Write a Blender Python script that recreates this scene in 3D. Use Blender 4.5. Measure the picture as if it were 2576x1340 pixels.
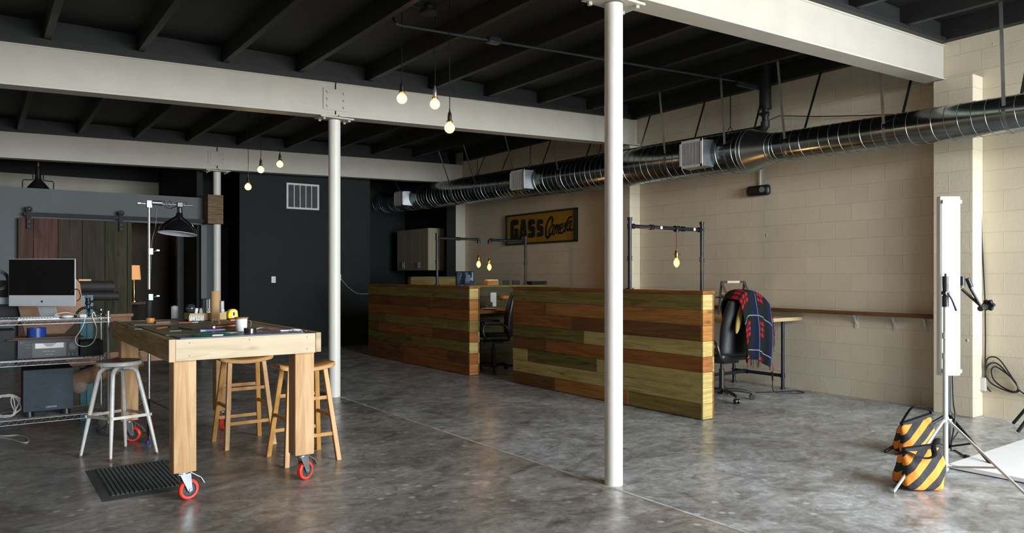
import bpy, bmesh, math, random
from mathutils import Vector, Matrix, Euler
random.seed(7)
PI = math.pi
scn = bpy.context.scene
for o in list(bpy.data.objects): bpy.data.objects.remove(o)
C = scn.collection

# ------------------------------------------------------------------ camera
EYE = 1.4; F = 1860.0; YAW = math.radians(36)
cam_data = bpy.data.cameras.new('camera'); cam = bpy.data.objects.new('camera', cam_data); C.objects.link(cam)
cam.location = (0, 0, EYE); cam.rotation_euler = (PI/2, 0, -YAW)
cam_data.sensor_width = 36; cam_data.lens = 36*F/2576; cam_data.shift_y = 21/2576.0
cam_data.clip_start = 0.05; cam_data.clip_end = 100
scn.camera = cam
# ------------------------------------------------------------------ view, world, daylight
vs = scn.view_settings
vs.view_transform = 'Standard'; vs.look = 'None'; vs.gamma = 1; vs.exposure = 0.32
vs.use_curve_mapping = False
w = bpy.data.worlds.new('sky'); scn.world = w; w.use_nodes = True
w.node_tree.nodes['Background'].inputs[0].default_value = (0.62, 0.75, 1.0, 1)
w.node_tree.nodes['Background'].inputs[1].default_value = 0.5
def area(name, loc, rot, sx, sy, power, col, spread=PI):
    l = bpy.data.lights.new(name, 'AREA'); l.shape = 'RECTANGLE'; l.size = sx; l.size_y = sy
    l.energy = power; l.color = col; l.spread = spread
    o = bpy.data.objects.new(name, l); C.objects.link(o); o.location = loc; o.rotation_euler = rot
    return o
# daylight entering by the open roller door and the shop windows of the street side (behind the viewer)
area('sky_through_roller_door', (5.8, -2.2, 3.0), (math.radians(28), 0, 0), 4.2, 1.3, 480, (0.86, 0.94, 1.0))
area('street_daylight', (6.6, -13.0, 2.2), (math.radians(90), 0, 0), 11.0, 4.4, 3700, (0.88, 0.95, 1.0))

# ------------------------------------------------------------------ measuring helpers
def gnd(px, py, z=0.0):            # world point at height z seen at a pixel
    d = F*(z-EYE)/(691.0-py); l = (px-1288.0)/F*d
    return Vector((.5878*d+.8090*l, .8090*d-.5878*l, z))
def onY(px, py, Y):                # world point on the plane y = Y
    r = (px-1288.0)/F; d = Y/(.8090-.5878*r)
    return Vector((d*(.5878+.8090*r), Y, EYE+(691.0-py)/F*d))
def onX(px, py, X):
    r = (px-1288.0)/F; d = X/(.5878+.8090*r)
    return Vector((X, d*(.8090-.5878*r), EYE+(691.0-py)/F*d))
def wallX(y): return 8.13+.0299*(y-3.47)
def onW(px, py, off=0.0):          # on the block wall
    y = 5.0
    for _ in range(12):
        p = onX(px, py, wallX(y)-off); y = p.y
    return p
# ------------------------------------------------------------------ mesh builder
class MB:
    def __init__(s): s.bm = bmesh.new(); s.mi = 0
    def _fin(s, vs, mi):
        fs = set()
        for v in vs:
            for f in v.link_faces: fs.add(f)
        for f in fs: f.material_index = s.mi if mi is None else mi
    def box(s, c, size, rot=None, mi=None):
        m = Matrix.Translation(Vector(c))
        if rot is not None:
            m = m @ (rot.to_4x4() if isinstance(rot, Matrix) else Euler(rot).to_matrix().to_4x4())
        r = bmesh.ops.create_cube(s.bm, size=1.0, matrix=m @ Matrix.Diagonal((size[0], size[1], size[2], 1)))
        s._fin(r['verts'], mi); return s
    def bb(s, a, b, mi=None):
        a = Vector(a); b = Vector(b)
        return s.box((a+b)/2, (abs(b.x-a.x), abs(b.y-a.y), abs(b.z-a.z)), mi=mi)
    def hexa(s, lo, hi, mi=None):   # two quads (4 pts each)
        v = [s.bm.verts.new(p) for p in lo]+[s.bm.verts.new(p) for p in hi]
        for q in ((3,2,1,0),(4,5,6,7),(0,1,5,4),(1,2,6,5),(2,3,7,6),(3,0,4,7)): s.bm.faces.new([v[i] for i in q])
        s._fin(v, mi); return s
    def beamseg(s, p, q, w, h, up=(0,0,1), mi=None):   # rectangular bar p->q, width w across, h along up
        p = Vector(p); q = Vector(q); d = (q-p); L = d.length; d.normalize(); u = Vector(up)
        x = d.cross(u)
        if x.length < 1e-4: x = d.cross(Vector((1,0,0)))
        x.normalize(); u = x.cross(d); u.normalize()
        m = Matrix((x, d, u)).transposed()
        return s.box((p+q)/2, (w, L, h), m, mi)
    def cyl(s, p, q, r, r2=None, n=16, mi=None, caps=True):
        p = Vector(p); q = Vector(q); d = q-p; L = d.length
        m = Matrix.Translation((p+q)/2) @ d.to_track_quat('Z', 'Y').to_matrix().to_4x4()
        rr = bmesh.ops.create_cone(s.bm, cap_ends=caps, segments=n, radius1=r, radius2=r if r2 is None else r2, depth=L, matrix=m)
        s._fin(rr['verts'], mi); return s
    def sph(s, c, r, n=16, sc=(1,1,1), mi=None, rot=None):
        m = Matrix.Translation(Vector(c))
        if rot is not None: m = m @ Euler(rot).to_matrix().to_4x4()
        rr = bmesh.ops.create_uvsphere(s.bm, u_segments=n, v_segments=max(6, n*2//3), radius=r, matrix=m @ Matrix.Diagonal((sc[0], sc[1], sc[2], 1)))
        s._fin(rr['verts'], mi); return s
    def lathe(s, prof, p0=(0,0,0), ax=(0,0,1), n=24, mi=None, cap=True):  # prof: (t, r)
        p0 = Vector(p0); ax = Vector(ax).normalized(); M = ax.to_track_quat('Z', 'Y').to_matrix()
        rings = []
        for t, r in prof:
            rings.append([s.bm.verts.new(p0+M @ Vector((r*math.cos(2*PI*k/n), r*math.sin(2*PI*k/n), t))) for k in range(n)])
        for a, b in zip(rings, rings[1:]):
            for k in range(n): s.bm.faces.new((a[k], a[(k+1)%n], b[(k+1)%n], b[k]))
        if cap:
            if prof[0][1] > 1e-5: s.bm.faces.new(rings[0][::-1])
            if prof[-1][1] > 1e-5: s.bm.faces.new(rings[-1])
        s._fin([v for r in rings for v in r], mi); return s
    def tube(s, pts, r, n=8, mi=None, closed=False, flat=None):
        pts = [Vector(p) for p in pts]; N = len(pts); rings = []; up = None
        for i, p in enumerate(pts):
            if closed: d = pts[(i+1)%N]-pts[i-1]
            else: d = pts[min(i+1, N-1)]-pts[max(i-1, 0)]
            if d.length < 1e-9: d = Vector((0,0,1))
            d.normalize()
            if up is None:
                up = Vector((0,0,1)) if abs(d.z) < .9 else Vector((1,0,0))
            x = d.cross(up)
            if x.length < 1e-4: x = d.orthogonal()
            x.normalize(); up = x.cross(d).normalized()
            ri = r[i] if isinstance(r, (list, tuple)) else r
            a, b = (ri, ri) if flat is None else (ri, ri*flat)
            rings.append([s.bm.verts.new(p+x*a*math.cos(2*PI*k/n)+up*b*math.sin(2*PI*k/n)) for k in range(n)])
        pr = list(zip(rings, rings[1:]))+([(rings[-1], rings[0])] if closed else [])
        for a, b in pr:
            for k in range(n): s.bm.faces.new((a[k], a[(k+1)%n], b[(k+1)%n], b[k]))
        if not closed: s.bm.faces.new(rings[0][::-1]); s.bm.faces.new(rings[-1])
        s._fin([v for q in rings for v in q], mi); return s
    def prism(s, poly, vec, mi=None):   # 3D polygon extruded by vec
        vec = Vector(vec); a = [s.bm.verts.new(Vector(p)) for p in poly]; b = [s.bm.verts.new(Vector(p)+vec) for p in poly]
        n = len(a); s.bm.faces.new(a[::-1]); s.bm.faces.new(b)
        for k in range(n): s.bm.faces.new((a[k], a[(k+1)%n], b[(k+1)%n], b[k]))
        s._fin(a+b, mi); return s
    def grid(s, fn, nu, nv, mi=None, closeu=False):
        g = [[s.bm.verts.new(fn(i/(nu if closeu else nu-1), j/(nv-1))) for j in range(nv)] for i in range(nu)]
        uv = s.bm.loops.layers.uv.verify()
        for i in range(nu if closeu else nu-1):
            for j in range(nv-1):
                i2 = (i+1) % nu
                f = s.bm.faces.new((g[i][j], g[i2][j], g[i2][j+1], g[i][j+1]))
                D = nu if closeu else nu-1
                for lp, (a, b) in zip(f.loops, ((i,j),(i+1,j),(i+1,j+1),(i,j+1))): lp[uv].uv = (a/D, b/(nv-1))
                f.material_index = s.mi if mi is None else mi
        return s
    def build(s, name, mats, parent=None, world=False, bevel=0, smooth=True, sub=0, ang=35, solid=0):
        bmesh.ops.recalc_face_normals(s.bm, faces=s.bm.faces)
        if parent is not None and world:
            bmesh.ops.transform(s.bm, matrix=rootm(parent).inverted(), verts=s.bm.verts)
        me = bpy.data.meshes.new(name); s.bm.to_mesh(me); s.bm.free()
        if not isinstance(mats, (list, tuple)): mats = [mats]
        for m in mats: me.materials.append(m)
        if smooth:
            me.polygons.foreach_set('use_smooth', [True]*len(me.polygons))
            if not sub: me.set_sharp_from_angle(angle=math.radians(ang))
        o = bpy.data.objects.new(name, me); C.objects.link(o)
        if parent is not None: o.parent = parent
        if solid:
            md = o.modifiers.new('solid', 'SOLIDIFY'); md.thickness = solid; md.offset = 0
        if bevel:
            md = o.modifiers.new('bevel', 'BEVEL'); md.width = bevel; md.segments = 2; md.limit_method = 'ANGLE'; md.angle_limit = math.radians(40)
            md.harden_normals = False
        if sub:
            md = o.modifiers.new('subd', 'SUBSURF'); md.levels = sub; md.render_levels = sub
        return o
MW = {}
def rootm(o):
    while o.parent: o = o.parent
    return MW.get(o.name, Matrix.Identity(4))
def thing(name, label, cat, loc=(0,0,0), rz=0, group=None):
    o = bpy.data.objects.new(name, None); C.objects.link(o); o.empty_display_size = .1
    o.location = loc; o.rotation_euler = (0, 0, rz); o['label'] = label; o['category'] = cat
    if group: o['group'] = group
    MW[o.name] = Matrix.Translation(Vector(loc)) @ Matrix.Rotation(rz, 4, 'Z')
    return o
def tag(o, label, cat, group=None):
    o['label'] = label; o['category'] = cat
    if group: o['group'] = group
    return o
def struct(o): o['kind'] = 'structure'; return o
def lab(o, l): o['label'] = l; return o
def dup(root, loc, rz, label, group=None):
    r = root.copy(); C.objects.link(r); r.location = loc; r.rotation_euler = (0, 0, rz); r['label'] = label
    if group: r['group'] = group
    MW[r.name] = Matrix.Translation(Vector(loc)) @ Matrix.Rotation(rz, 4, 'Z')
    for ch in list(root.children):
        c = ch.copy(); C.objects.link(c); c.parent = r
        for g in list(ch.children):
            d = g.copy(); C.objects.link(d); d.parent = c
    return r
# ------------------------------------------------------------------ materials
def _new(name):
    m = bpy.data.materials.new(name); m.use_nodes = True; nt = m.node_tree
    return m, nt, nt.nodes['Principled BSDF']
def _N(nt, t, **k):
    n = nt.nodes.new(t)
    for a, b in k.items(): setattr(n, a, b)
    return n
def ramp(nt, src, stops):
    r = _N(nt, 'ShaderNodeValToRGB'); e = r.color_ramp.elements
    while len(e) < len(stops): e.new(0.5)
    for i, (p, c) in enumerate(stops):
        e[i].position = p; e[i].color = (c[0], c[1], c[2], 1)
    nt.links.new(src, r.inputs[0]); return r.outputs[0]
def plain(name, col, rough=.5, metal=0, var=.12, vs=12, bump=0, bs=60, spec=.5, coat=0, emis=None, es=0):
    m, nt, b = _new(name)
    tc = _N(nt, 'ShaderNodeTexCoord'); no = _N(nt, 'ShaderNodeTexNoise'); no.inputs['Scale'].default_value = vs; no.inputs['Detail'].default_value = 4
    nt.links.new(tc.outputs['Object'], no.inputs['Vector'])
    c = ramp(nt, no.outputs[0], [(.3, [x*(1-var) for x in col]), (.7, [min(1, x*(1+var)) for x in col])])
    nt.links.new(c, b.inputs['Base Color'])
    b.inputs['Roughness'].default_value = rough; b.inputs['Metallic'].default_value = metal
    b.inputs['Specular IOR Level'].default_value = spec; b.inputs['Coat Weight'].default_value = coat
    if bump:
        n2 = _N(nt, 'ShaderNodeTexNoise'); n2.inputs['Scale'].default_value = bs; n2.inputs['Detail'].default_value = 3
        nt.links.new(tc.outputs['Object'], n2.inputs['Vector'])
        bp = _N(nt, 'ShaderNodeBump'); bp.inputs['Strength'].default_value = bump; bp.inputs['Distance'].default_value = .01
        nt.links.new(n2.outputs[0], bp.inputs['Height']); nt.links.new(bp.outputs[0], b.inputs['Normal'])
    if emis: b.inputs['Emission Color'].default_value = (*emis, 1); b.inputs['Emission Strength'].default_value = es
    return m
def wood(name, c1, c2, axis='X', sc=1.0, rough=.6, knots=True, mid=None):
    m, nt, b = _new(name); b.inputs['Specular IOR Level'].default_value = .3
    tc = _N(nt, 'ShaderNodeTexCoord'); mp = _N(nt, 'ShaderNodeMapping')
    s = {'X': (1.2, 14, 14), 'Y': (14, 1.2, 14), 'Z': (14, 14, 1.2)}[axis]
    mp.inputs['Scale'].default_value = [x*sc for x in s]
    nt.links.new(tc.outputs['Object'], mp.inputs[0])
    no = _N(nt, 'ShaderNodeTexNoise'); no.inputs['Scale'].default_value = 1.6; no.inputs['Detail'].default_value = 7; no.inputs['Roughness'].default_value = .62; no.inputs['Distortion'].default_value = 1.1
    nt.links.new(mp.outputs[0], no.inputs['Vector'])
    st = [(.32, c1), (.68, c2)] if mid is None else [(.3, c1), (.5, mid), (.7, c2)]
    col = ramp(nt, no.outputs[0], st)
    if knots:
        vo = _N(nt, 'ShaderNodeTexVoronoi'); vo.inputs['Scale'].default_value = 1.0
        mp2 = _N(nt, 'ShaderNodeMapping'); mp2.inputs['Scale'].default_value = [x*.35*sc+1.4 for x in s]
        nt.links.new(tc.outputs['Object'], mp2.inputs[0]); nt.links.new(mp2.outputs[0], vo.inputs['Vector'])
        k = ramp(nt, vo.outputs['Distance'], [(.03, (.35, .25, .15)), (.13, (1, 1, 1))])
        mx = _N(nt, 'ShaderNodeMix', data_type='RGBA', blend_type='MULTIPLY'); mx.inputs[0].default_value = .8
        nt.links.new(col, mx.inputs[6]); nt.links.new(k, mx.inputs[7]); col = mx.outputs[2]
    nt.links.new(col, b.inputs['Base Color']); b.inputs['Roughness'].default_value = rough
    bp = _N(nt, 'ShaderNodeBump'); bp.inputs['Strength'].default_value = .25; bp.inputs['Distance'].default_value = .004
    nt.links.new(no.outputs[0], bp.inputs['Height']); nt.links.new(bp.outputs[0], b.inputs['Normal'])
    return m
def emit(name, col, st):
    m = bpy.data.materials.new(name); m.use_nodes = True; nt = m.node_tree; nt.nodes.clear()
    e = _N(nt, 'ShaderNodeEmission'); e.inputs[0].default_value = (*col, 1); e.inputs[1].default_value = st
    o = _N(nt, 'ShaderNodeOutputMaterial'); nt.links.new(e.outputs[0], o.inputs[0]); return m
def block_mat(name, col, bump=1.0, mort=.93, rough=.75):
    m, nt, b = _new(name)
    tc = _N(nt, 'ShaderNodeTexCoord'); sp = _N(nt, 'ShaderNodeSeparateXYZ'); cb = _N(nt, 'ShaderNodeCombineXYZ')
    nt.links.new(tc.outputs['Object'], sp.inputs[0])
    ad = _N(nt, 'ShaderNodeMath', operation='ADD'); nt.links.new(sp.outputs[0], ad.inputs[0]); nt.links.new(sp.outputs[1], ad.inputs[1])
    nt.links.new(ad.outputs[0], cb.inputs[0]); nt.links.new(sp.outputs[2], cb.inputs[1])
    # slight wobble of the joints
    nz = _N(nt, 'ShaderNodeTexNoise'); nz.inputs['Scale'].default_value = 3; nt.links.new(tc.outputs['Object'], nz.inputs['Vector'])
    vm = _N(nt, 'ShaderNodeVectorMath', operation='MULTIPLY_ADD'); vm.inputs[1].default_value = (.015, .015, 0)
    nt.links.new(nz.outputs['Color'], vm.inputs[0]); nt.links.new(cb.outputs[0], vm.inputs[2])
    br = _N(nt, 'ShaderNodeTexBrick'); br.inputs['Scale'].default_value = 1; br.inputs['Mortar Size'].default_value = .004
    br.inputs['Mortar Smooth'].default_value = .4; br.inputs['Brick Width'].default_value = .405; br.inputs['Row Height'].default_value = .203
    br.inputs['Color1'].default_value = (*col, 1); br.inputs['Color2'].default_value = (*[x*.95 for x in col], 1); br.inputs['Mortar'].default_value = (*[x*mort for x in col], 1)
    nt.links.new(vm.outputs[0], br.inputs['Vector'])
    n1 = _N(nt, 'ShaderNodeTexNoise'); n1.inputs['Scale'].default_value = 1.3; n1.inputs['Detail'].default_value = 5; nt.links.new(tc.outputs['Object'], n1.inputs['Vector'])
    g = ramp(nt, n1.outputs[0], [(.3, (.9, .88, .86)), (.65, (1, 1, 1))])
    mx = _N(nt, 'ShaderNodeMix', data_type='RGBA', blend_type='MULTIPLY'); mx.inputs[0].default_value = 1
    nt.links.new(br.outputs[0], mx.inputs[6]); nt.links.new(g, mx.inputs[7]); nt.links.new(mx.outputs[2], b.inputs['Base Color'])
    b.inputs['Roughness'].default_value = rough
    n2 = _N(nt, 'ShaderNodeTexNoise'); n2.inputs['Scale'].default_value = 45; n2.inputs['Detail'].default_value = 4; nt.links.new(tc.outputs['Object'], n2.inputs['Vector'])
    # mortar beads (pimple drips)
    vo = _N(nt, 'ShaderNodeTexVoronoi'); vo.inputs['Scale'].default_value = 2.3; nt.links.new(tc.outputs['Object'], vo.inputs['Vector'])
    pm = _N(nt, 'ShaderNodeMapRange'); pm.inputs[1].default_value = .010; pm.inputs[2].default_value = .040; pm.inputs[3].default_value = 1.2; pm.inputs[4].default_value = 0
    nt.links.new(vo.outputs['Distance'], pm.inputs[0])
    a1 = _N(nt, 'ShaderNodeMath', operation='MULTIPLY_ADD'); a1.inputs[1].default_value = .22; nt.links.new(n2.outputs[0], a1.inputs[0]); nt.links.new(br.outputs['Fac'], a1.inputs[2])
    a2 = _N(nt, 'ShaderNodeMath', operation='ADD'); nt.links.new(a1.outputs[0], a2.inputs[0]); nt.links.new(pm.outputs[0], a2.inputs[1])
    bp = _N(nt, 'ShaderNodeBump'); bp.inputs['Strength'].default_value = bump; bp.inputs['Distance'].default_value = .012
    nt.links.new(a2.outputs[0], bp.inputs['Height']); nt.links.new(bp.outputs[0], b.inputs['Normal'])
    return m
def concrete(name):
    m, nt, b = _new(name)
    tc = _N(nt, 'ShaderNodeTexCoord')
    def nz(scale, det=6, dist=0, rough=.6, sc=None):
        n = _N(nt, 'ShaderNodeTexNoise'); n.inputs['Scale'].default_value = scale; n.inputs['Detail'].default_value = det; n.inputs['Distortion'].default_value = dist; n.inputs['Roughness'].default_value = rough
        if sc:
            mp = _N(nt, 'ShaderNodeMapping'); mp.inputs['Scale'].default_value = sc; nt.links.new(tc.outputs['Object'], mp.inputs[0]); nt.links.new(mp.outputs[0], n.inputs['Vector'])
        else: nt.links.new(tc.outputs['Object'], n.inputs['Vector'])
        return n.outputs[0]
    def mul(a, c, f=1.0):
        mx = _N(nt, 'ShaderNodeMix', data_type='RGBA', blend_type='MULTIPLY'); mx.inputs[0].default_value = f
        nt.links.new(a, mx.inputs[6]); nt.links.new(c, mx.inputs[7]); return mx.outputs[2]
    a = ramp(nt, nz(1.1, 8, 1.4), [(.30, (.26, .26, .258)), (.50, (.46, .47, .475)), (.72, (.64, .66, .675))])
    c = ramp(nt, nz(5.5, 8, 2.0, .7), [(.28, (.50, .48, .45)), (.5, (.88, .88, .88)), (.72, (1.25, 1.27, 1.3))])
    d = ramp(nt, nz(30, 4, .5), [(.3, (.74, .74, .74)), (.7, (1.16, 1.16, 1.16))])
    e = ramp(nt, nz(1.6, 9, 3.0, .68, (1.0, 1.7, 1)), [(.32, (.48, .44, .39)), (.47, (.84, .82, .79)), (.62, (1.06, 1.07, 1.08))])
    col = mul(mul(mul(a, c), d), e)
    # worn pale flecks
    vo = _N(nt, 'ShaderNodeTexVoronoi', voronoi_dimensions='2D'); vo.inputs['Scale'].default_value = 4.2; nt.links.new(tc.outputs['Object'], vo.inputs['Vector'])
    fl = ramp(nt, vo.outputs['Distance'], [(.05, (1, 1, 1)), (.11, (0, 0, 0))])
    msk = ramp(nt, nz(.55, 3), [(.47, (0, 0, 0)), (.58, (.8, .8, .8))])
    sx = _N(nt, 'ShaderNodeSeparateXYZ'); nt.links.new(tc.outputs['Object'], sx.inputs[0])
    gt = _N(nt, 'ShaderNodeMath', operation='LESS_THAN'); gt.inputs[1].default_value = 3.39; nt.links.new(sx.outputs[0], gt.inputs[0])
    older = _N(nt, 'ShaderNodeMix', data_type='RGBA', blend_type='MULTIPLY'); nt.links.new(gt.outputs[0], older.inputs[0])   # the slab left of the saw joint is an older, browner pour
    nt.links.new(col, older.inputs[6]); older.inputs[7].default_value = (.86, .80, .74, 1); col = older.outputs[2]
    fm = mul(fl, msk)
    mx = _N(nt, 'ShaderNodeMix', data_type='RGBA'); nt.links.new(fm, mx.inputs[0]); nt.links.new(col, mx.inputs[6]); mx.inputs[7].default_value = (.62, .61, .58, 1)
    nt.links.new(mx.outputs[2], b.inputs['Base Color'])
    r = ramp(nt, nz(3.0, 7, 1.5), [(.3, (.20, .20, .20)), (.7, (.42, .42, .42))])
    nt.links.new(r, b.inputs['Roughness']); b.inputs['Specular IOR Level'].default_value = .62
    bp = _N(nt, 'ShaderNodeBump'); bp.inputs['Strength'].default_value = .12; bp.inputs['Distance'].default_value = .01
    nt.links.new(nz(2.5, 4), bp.inputs['Height']); nt.links.new(bp.outputs[0], b.inputs['Normal'])
    return m
M = {}
M['concrete'] = concrete('polished_concrete')
M['joint'] = plain('floor_joint', (.46, .45, .42), .7, var=.35, vs=9)
M['block'] = block_mat('painted_block', (.72, .64, .49), .65, .98)
M['block_dark'] = block_mat('dark_painted_block', (.040, .045, .052))
M['beige'] = plain('beige_paint', (.50, .46, .38), .7, var=.05, vs=3)
M['dark_wall'] = plain('charcoal_paint', (.0145, .0190, .0182), .7, var=.06, vs=3, bump=.1, spec=.2)
M['grey_wall'] = plain('slate_grey_paint', (.095, .108, .113), .6, var=.06, vs=3)
M['ceil'] = plain('black_ceiling_paint', (.0075, .0090, .0080), .7, var=.25, vs=8)
M['joist'] = plain('black_joist_paint', (.0095, .0105, .0095), .6, var=.25, vs=8)
M['cream'] = plain('cream_steel_paint', (.49, .46, .39), .45, var=.04, vs=4, bump=.12, bs=25)
M['white_col'] = plain('white_column_paint', (.72, .70, .64), .4, var=.03, vs=4, bump=.1, bs=25)
M['gap'] = plain('black_gap', (.008, .008, .008), .8)
M['galv'] = plain('galvanised_steel', (.30, .33, .33), .20, 1, var=.2, vs=7)
M['galv_br'] = plain('bright_galvanised_steel', (.46, .50, .52), .3, 1, var=.12, vs=9)
M['seam'] = plain('duct_seam', (.30, .33, .33), .3, 1, var=.05)
M['strap'] = plain('steel_strap', (.30, .31, .32), .38, 1, var=.15)
M['grille'] = plain('white_grille_paint', (.62, .60, .58), .5, var=.04)
M['black'] = plain('black_plastic', (.012, .012, .013), .35, var=.1)
M['blackm'] = plain('black_matte', (.014, .015, .016), .7, var=.2)
M['pipe'] = plain('black_iron_pipe', (.028, .030, .033), .42, .6, var=.25, vs=20)
M['pipe_blk'] = plain('black_insulated_pipe', (.012, .013, .014), .55, var=.2)
M['conduit'] = plain('dark_conduit_paint', (.045, .055, .06), .35, .3, var=.2)
M['chrome'] = plain('chrome', (.42, .44, .45), .26, 1, var=.03)
M['alu'] = plain('brushed_aluminium', (.62, .63, .65), .35, .9, var=.05)
M['zinc'] = plain('zinc_plate', (.42, .44, .46), .35, .9, var=.1)
M['white'] = plain('white_plastic', (.78, .78, .78), .4, var=.03)
M['brass'] = plain('aged_brass', (.42, .27, .09), .3, 1, var=.2)
M['red'] = plain('red_polyurethane', (.78, .055, .028), .35, var=.05)
M['pine'] = wood('pale_pine', (.50, .38, .235), (.62, .52, .37), 'X', .8)
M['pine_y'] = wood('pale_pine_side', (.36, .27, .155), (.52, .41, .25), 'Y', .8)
M['pine_z'] = wood('pine_post', (.40, .20, .075), (.62, .41, .22), 'Z', .75)
M['stoolwood'] = wood('honey_wood', (.42, .20, .045), (.58, .30, .085), 'Z', 1, .35, knots=False)
M['filament'] = emit('lamp_filament', (1.0, .62, .22), 45)

M['wire'] = plain('zinc_wire', (.34, .36, .37), .4, .9, var=.1)
M['dzinc'] = plain('dull_zinc', (.16, .17, .18), .35, .8, var=.2)
# ================================================================== THE ROOM
def ztop(x): return 3.61+.034*(x-3.4)       # top of the steel, the roof climbs to the right
XL, YF, YB = -5.0, -3.0, 17.6
m = MB(); m.bb((XL, YF, -.1), (9.2, YB+1, 0)); fl = struct(m.build('floor', M['concrete'], smooth=False))
m = MB(); m.bb((3.38, YF, 0), (3.405, 13.3, .0015))
j = m.build('control_joint', M['joint'], fl); lab(j, 'pale straight saw joint in the concrete')
# ceiling: deck, joists and blocking between joists
m = MB(); m.hexa([(XL, YF, ztop(XL)+.24), (9.2, YF, ztop(9.2)+.24), (9.2, YB+1, ztop(9.2)+.24), (XL, YB+1, ztop(XL)+.24)],
                 [(XL, YF, ztop(XL)+.34), (9.2, YF, ztop(9.2)+.34), (9.2, YB+1, ztop(9.2)+.34), (XL, YB+1, ztop(XL)+.34)])
ceil = struct(m.build('ceiling', M['ceil'], smooth=False))
JX = [-4.3, -3.5, -2.7, -1.9, -1.1, -.26, .54, 1.32, 2.12, 2.92, 3.75, 4.60, 5.44, 6.32, 7.23]
for x in JX:
    m = MB(); m.bb((x-.03, YF+.02, ztop(x)+.05), (x+.03, YB, ztop(x)+.245)); m.build('joist', M['joist'], ceil, bevel=.003)
m = MB(); m.hexa([(wallX(YF)-.10, YF+.02, 3.80), (wallX(YF)+.01, YF+.02, 3.80), (wallX(YB)+.01, 13.2, 3.80), (wallX(13.2)-.10, 13.2, 3.80)],
                 [(wallX(YF)-.10, YF+.02, 4.02), (wallX(YF)+.01, YF+.02, 4.02), (wallX(YB)+.01, 13.2, 4.02), (wallX(13.2)-.10, 13.2, 4.02)])
m.build('wall_ledger', M['joist'], ceil)
for yb, zb_, sl_ in ((3.58, 3.635, .031), (8.09, 3.61, .0345), (13.39, 3.615, .025)):
    m = MB(); f0 = lambda x: zb_+sl_*(x-3.4)+.001; f1 = lambda x: max(ztop(x)+.056, f0(x)+.012)
    m.hexa([(XL, yb-.075, f0(XL)), (8.05, yb-.075, f0(8.05)), (8.05, yb+.075, f0(8.05)), (XL, yb+.075, f0(XL))], [(XL, yb-.075, f1(XL)), (8.05, yb-.075, f1(8.05)), (8.05, yb+.075, f1(8.05)), (XL, yb+.075, f1(XL))])
    for a, b in zip(JX, JX[1:]+[8.08]):
        xm = (a+b)/2
        m.bb((a+.032, yb-.02, ztop(xm)+.055), (b-.032, yb+.02, ztop(xm)+.235))
    m.build('blocking', M['joist'], ceil)
# right block wall + pilasters
def wq(y0, y1, z0, z1, off0=0, off1=.25, m=None):
    return m.hexa([(wallX(y0)-off0, y0, z0), (wallX(y0)+off1, y0, z0), (wallX(y1)+off1, y1, z0), (wallX(y1)-off0, y1, z0)],
                  [(wallX(y0)-off0, y0, z1), (wallX(y0)+off1, y0, z1), (wallX(y1)+off1, y1, z1), (wallX(y1)-off0, y1, z1)])
m = MB(); wq(YF, 13.68, 0, 4.05, m=m); wr = struct(m.build('wall_right', M['block'], smooth=False))
for (y0, y1, zt, mat) in ((3.20, 3.58, 3.37, 'block'), (8.03, 8.43, 3.37, 'block')):
    m = MB(); wq(y0, y1, 0, zt, .22, 0.0, m); m.build('pilaster', M[mat], wr, smooth=False, bevel=.008)
m = MB(); wq(13.29, 13.68, 0, 3.4, .23, 0, m); pil3 = m.build('pilaster', [M['beige'], M['grey_wall']], wr, smooth=False)
for p in pil3.data.polygons:
    if p.normal.x < -.8: p.material_index = 1
m = MB(); wq(13.68, YB, 0, 4.05, m=m); struct(m.build('wall_right', M['dark_wall'], smooth=False))
# back walls
m = MB(); m.bb((3.89, 13.77, 0), (6.46, 13.92, 3.95)); m.bb((6.31, 13.92, 0), (6.46, 16.17, 3.95)); wb = struct(m.build('wall_back', M['dark_wall'], smooth=False))
m = MB(); m.bb((6.3, 16.17, 0), (8.9, 16.32, 4.0)); struct(m.build('wall_back', M['dark_wall'], smooth=False))
m = MB(); m.bb((3.3, 15.5, 0), (4.05, 15.6, 3.9)); m.bb((4.36, 15.5, 0), (4.9, 15.6, 3.9)); m.bb((4.05, 15.5, 2.42), (4.36, 15.6, 3.9))
struct(m.build('wall_corridor', M['dark_wall'], smooth=False))
m = MB(); m.bb((3.14, 13.7, 0), (3.24, 17, 3.9)); struct(m.build('wall_corridor', M['dark_wall'], smooth=False))
m = MB(); m.bb((3.3, 16.9, 0), (6.2, 17, 3.9)); struct(m.build('wall_corridor', M['dark_wall'], smooth=False))
# corridor door
m = MB()
m.bb((4.02, 15.44, 0), (4.06, 15.5, 2.44)); m.bb((4.35, 15.44, 0), (4.365, 15.5, 2.44)); m.bb((4.02, 15.44, 2.42), (4.37, 15.5, 2.46))
dr = struct(m.build('door_1', M['grey_wall'], smooth=False))
m = MB(); m.bb((4.06, 15.52, 0.01), (4.17, 15.56, 2.40)); lf = m.build('door_leaf', M['grey_wall'], dr)
m = MB(); m.sph((4.15, 15.50, 1.02), .018); m.build('handle', M['brass'], dr)
# far beige wall over the back rooms
m = MB(); m.bb((XL, 17.0, 0), (4.10, 17.15, 3.34)); wf = struct(m.build('wall_far', M['beige'], smooth=False))
m = MB(); m.bb((XL, 16.96, 3.34), (4.10, 17.15, 4.0)); m.build('header', M['ceil'], wf)
m = MB(); m.bb((XL-.15, YF-.15, 0), (XL, YB, 3.9)); struct(m.build('wall_left', M['block'], smooth=False))
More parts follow.
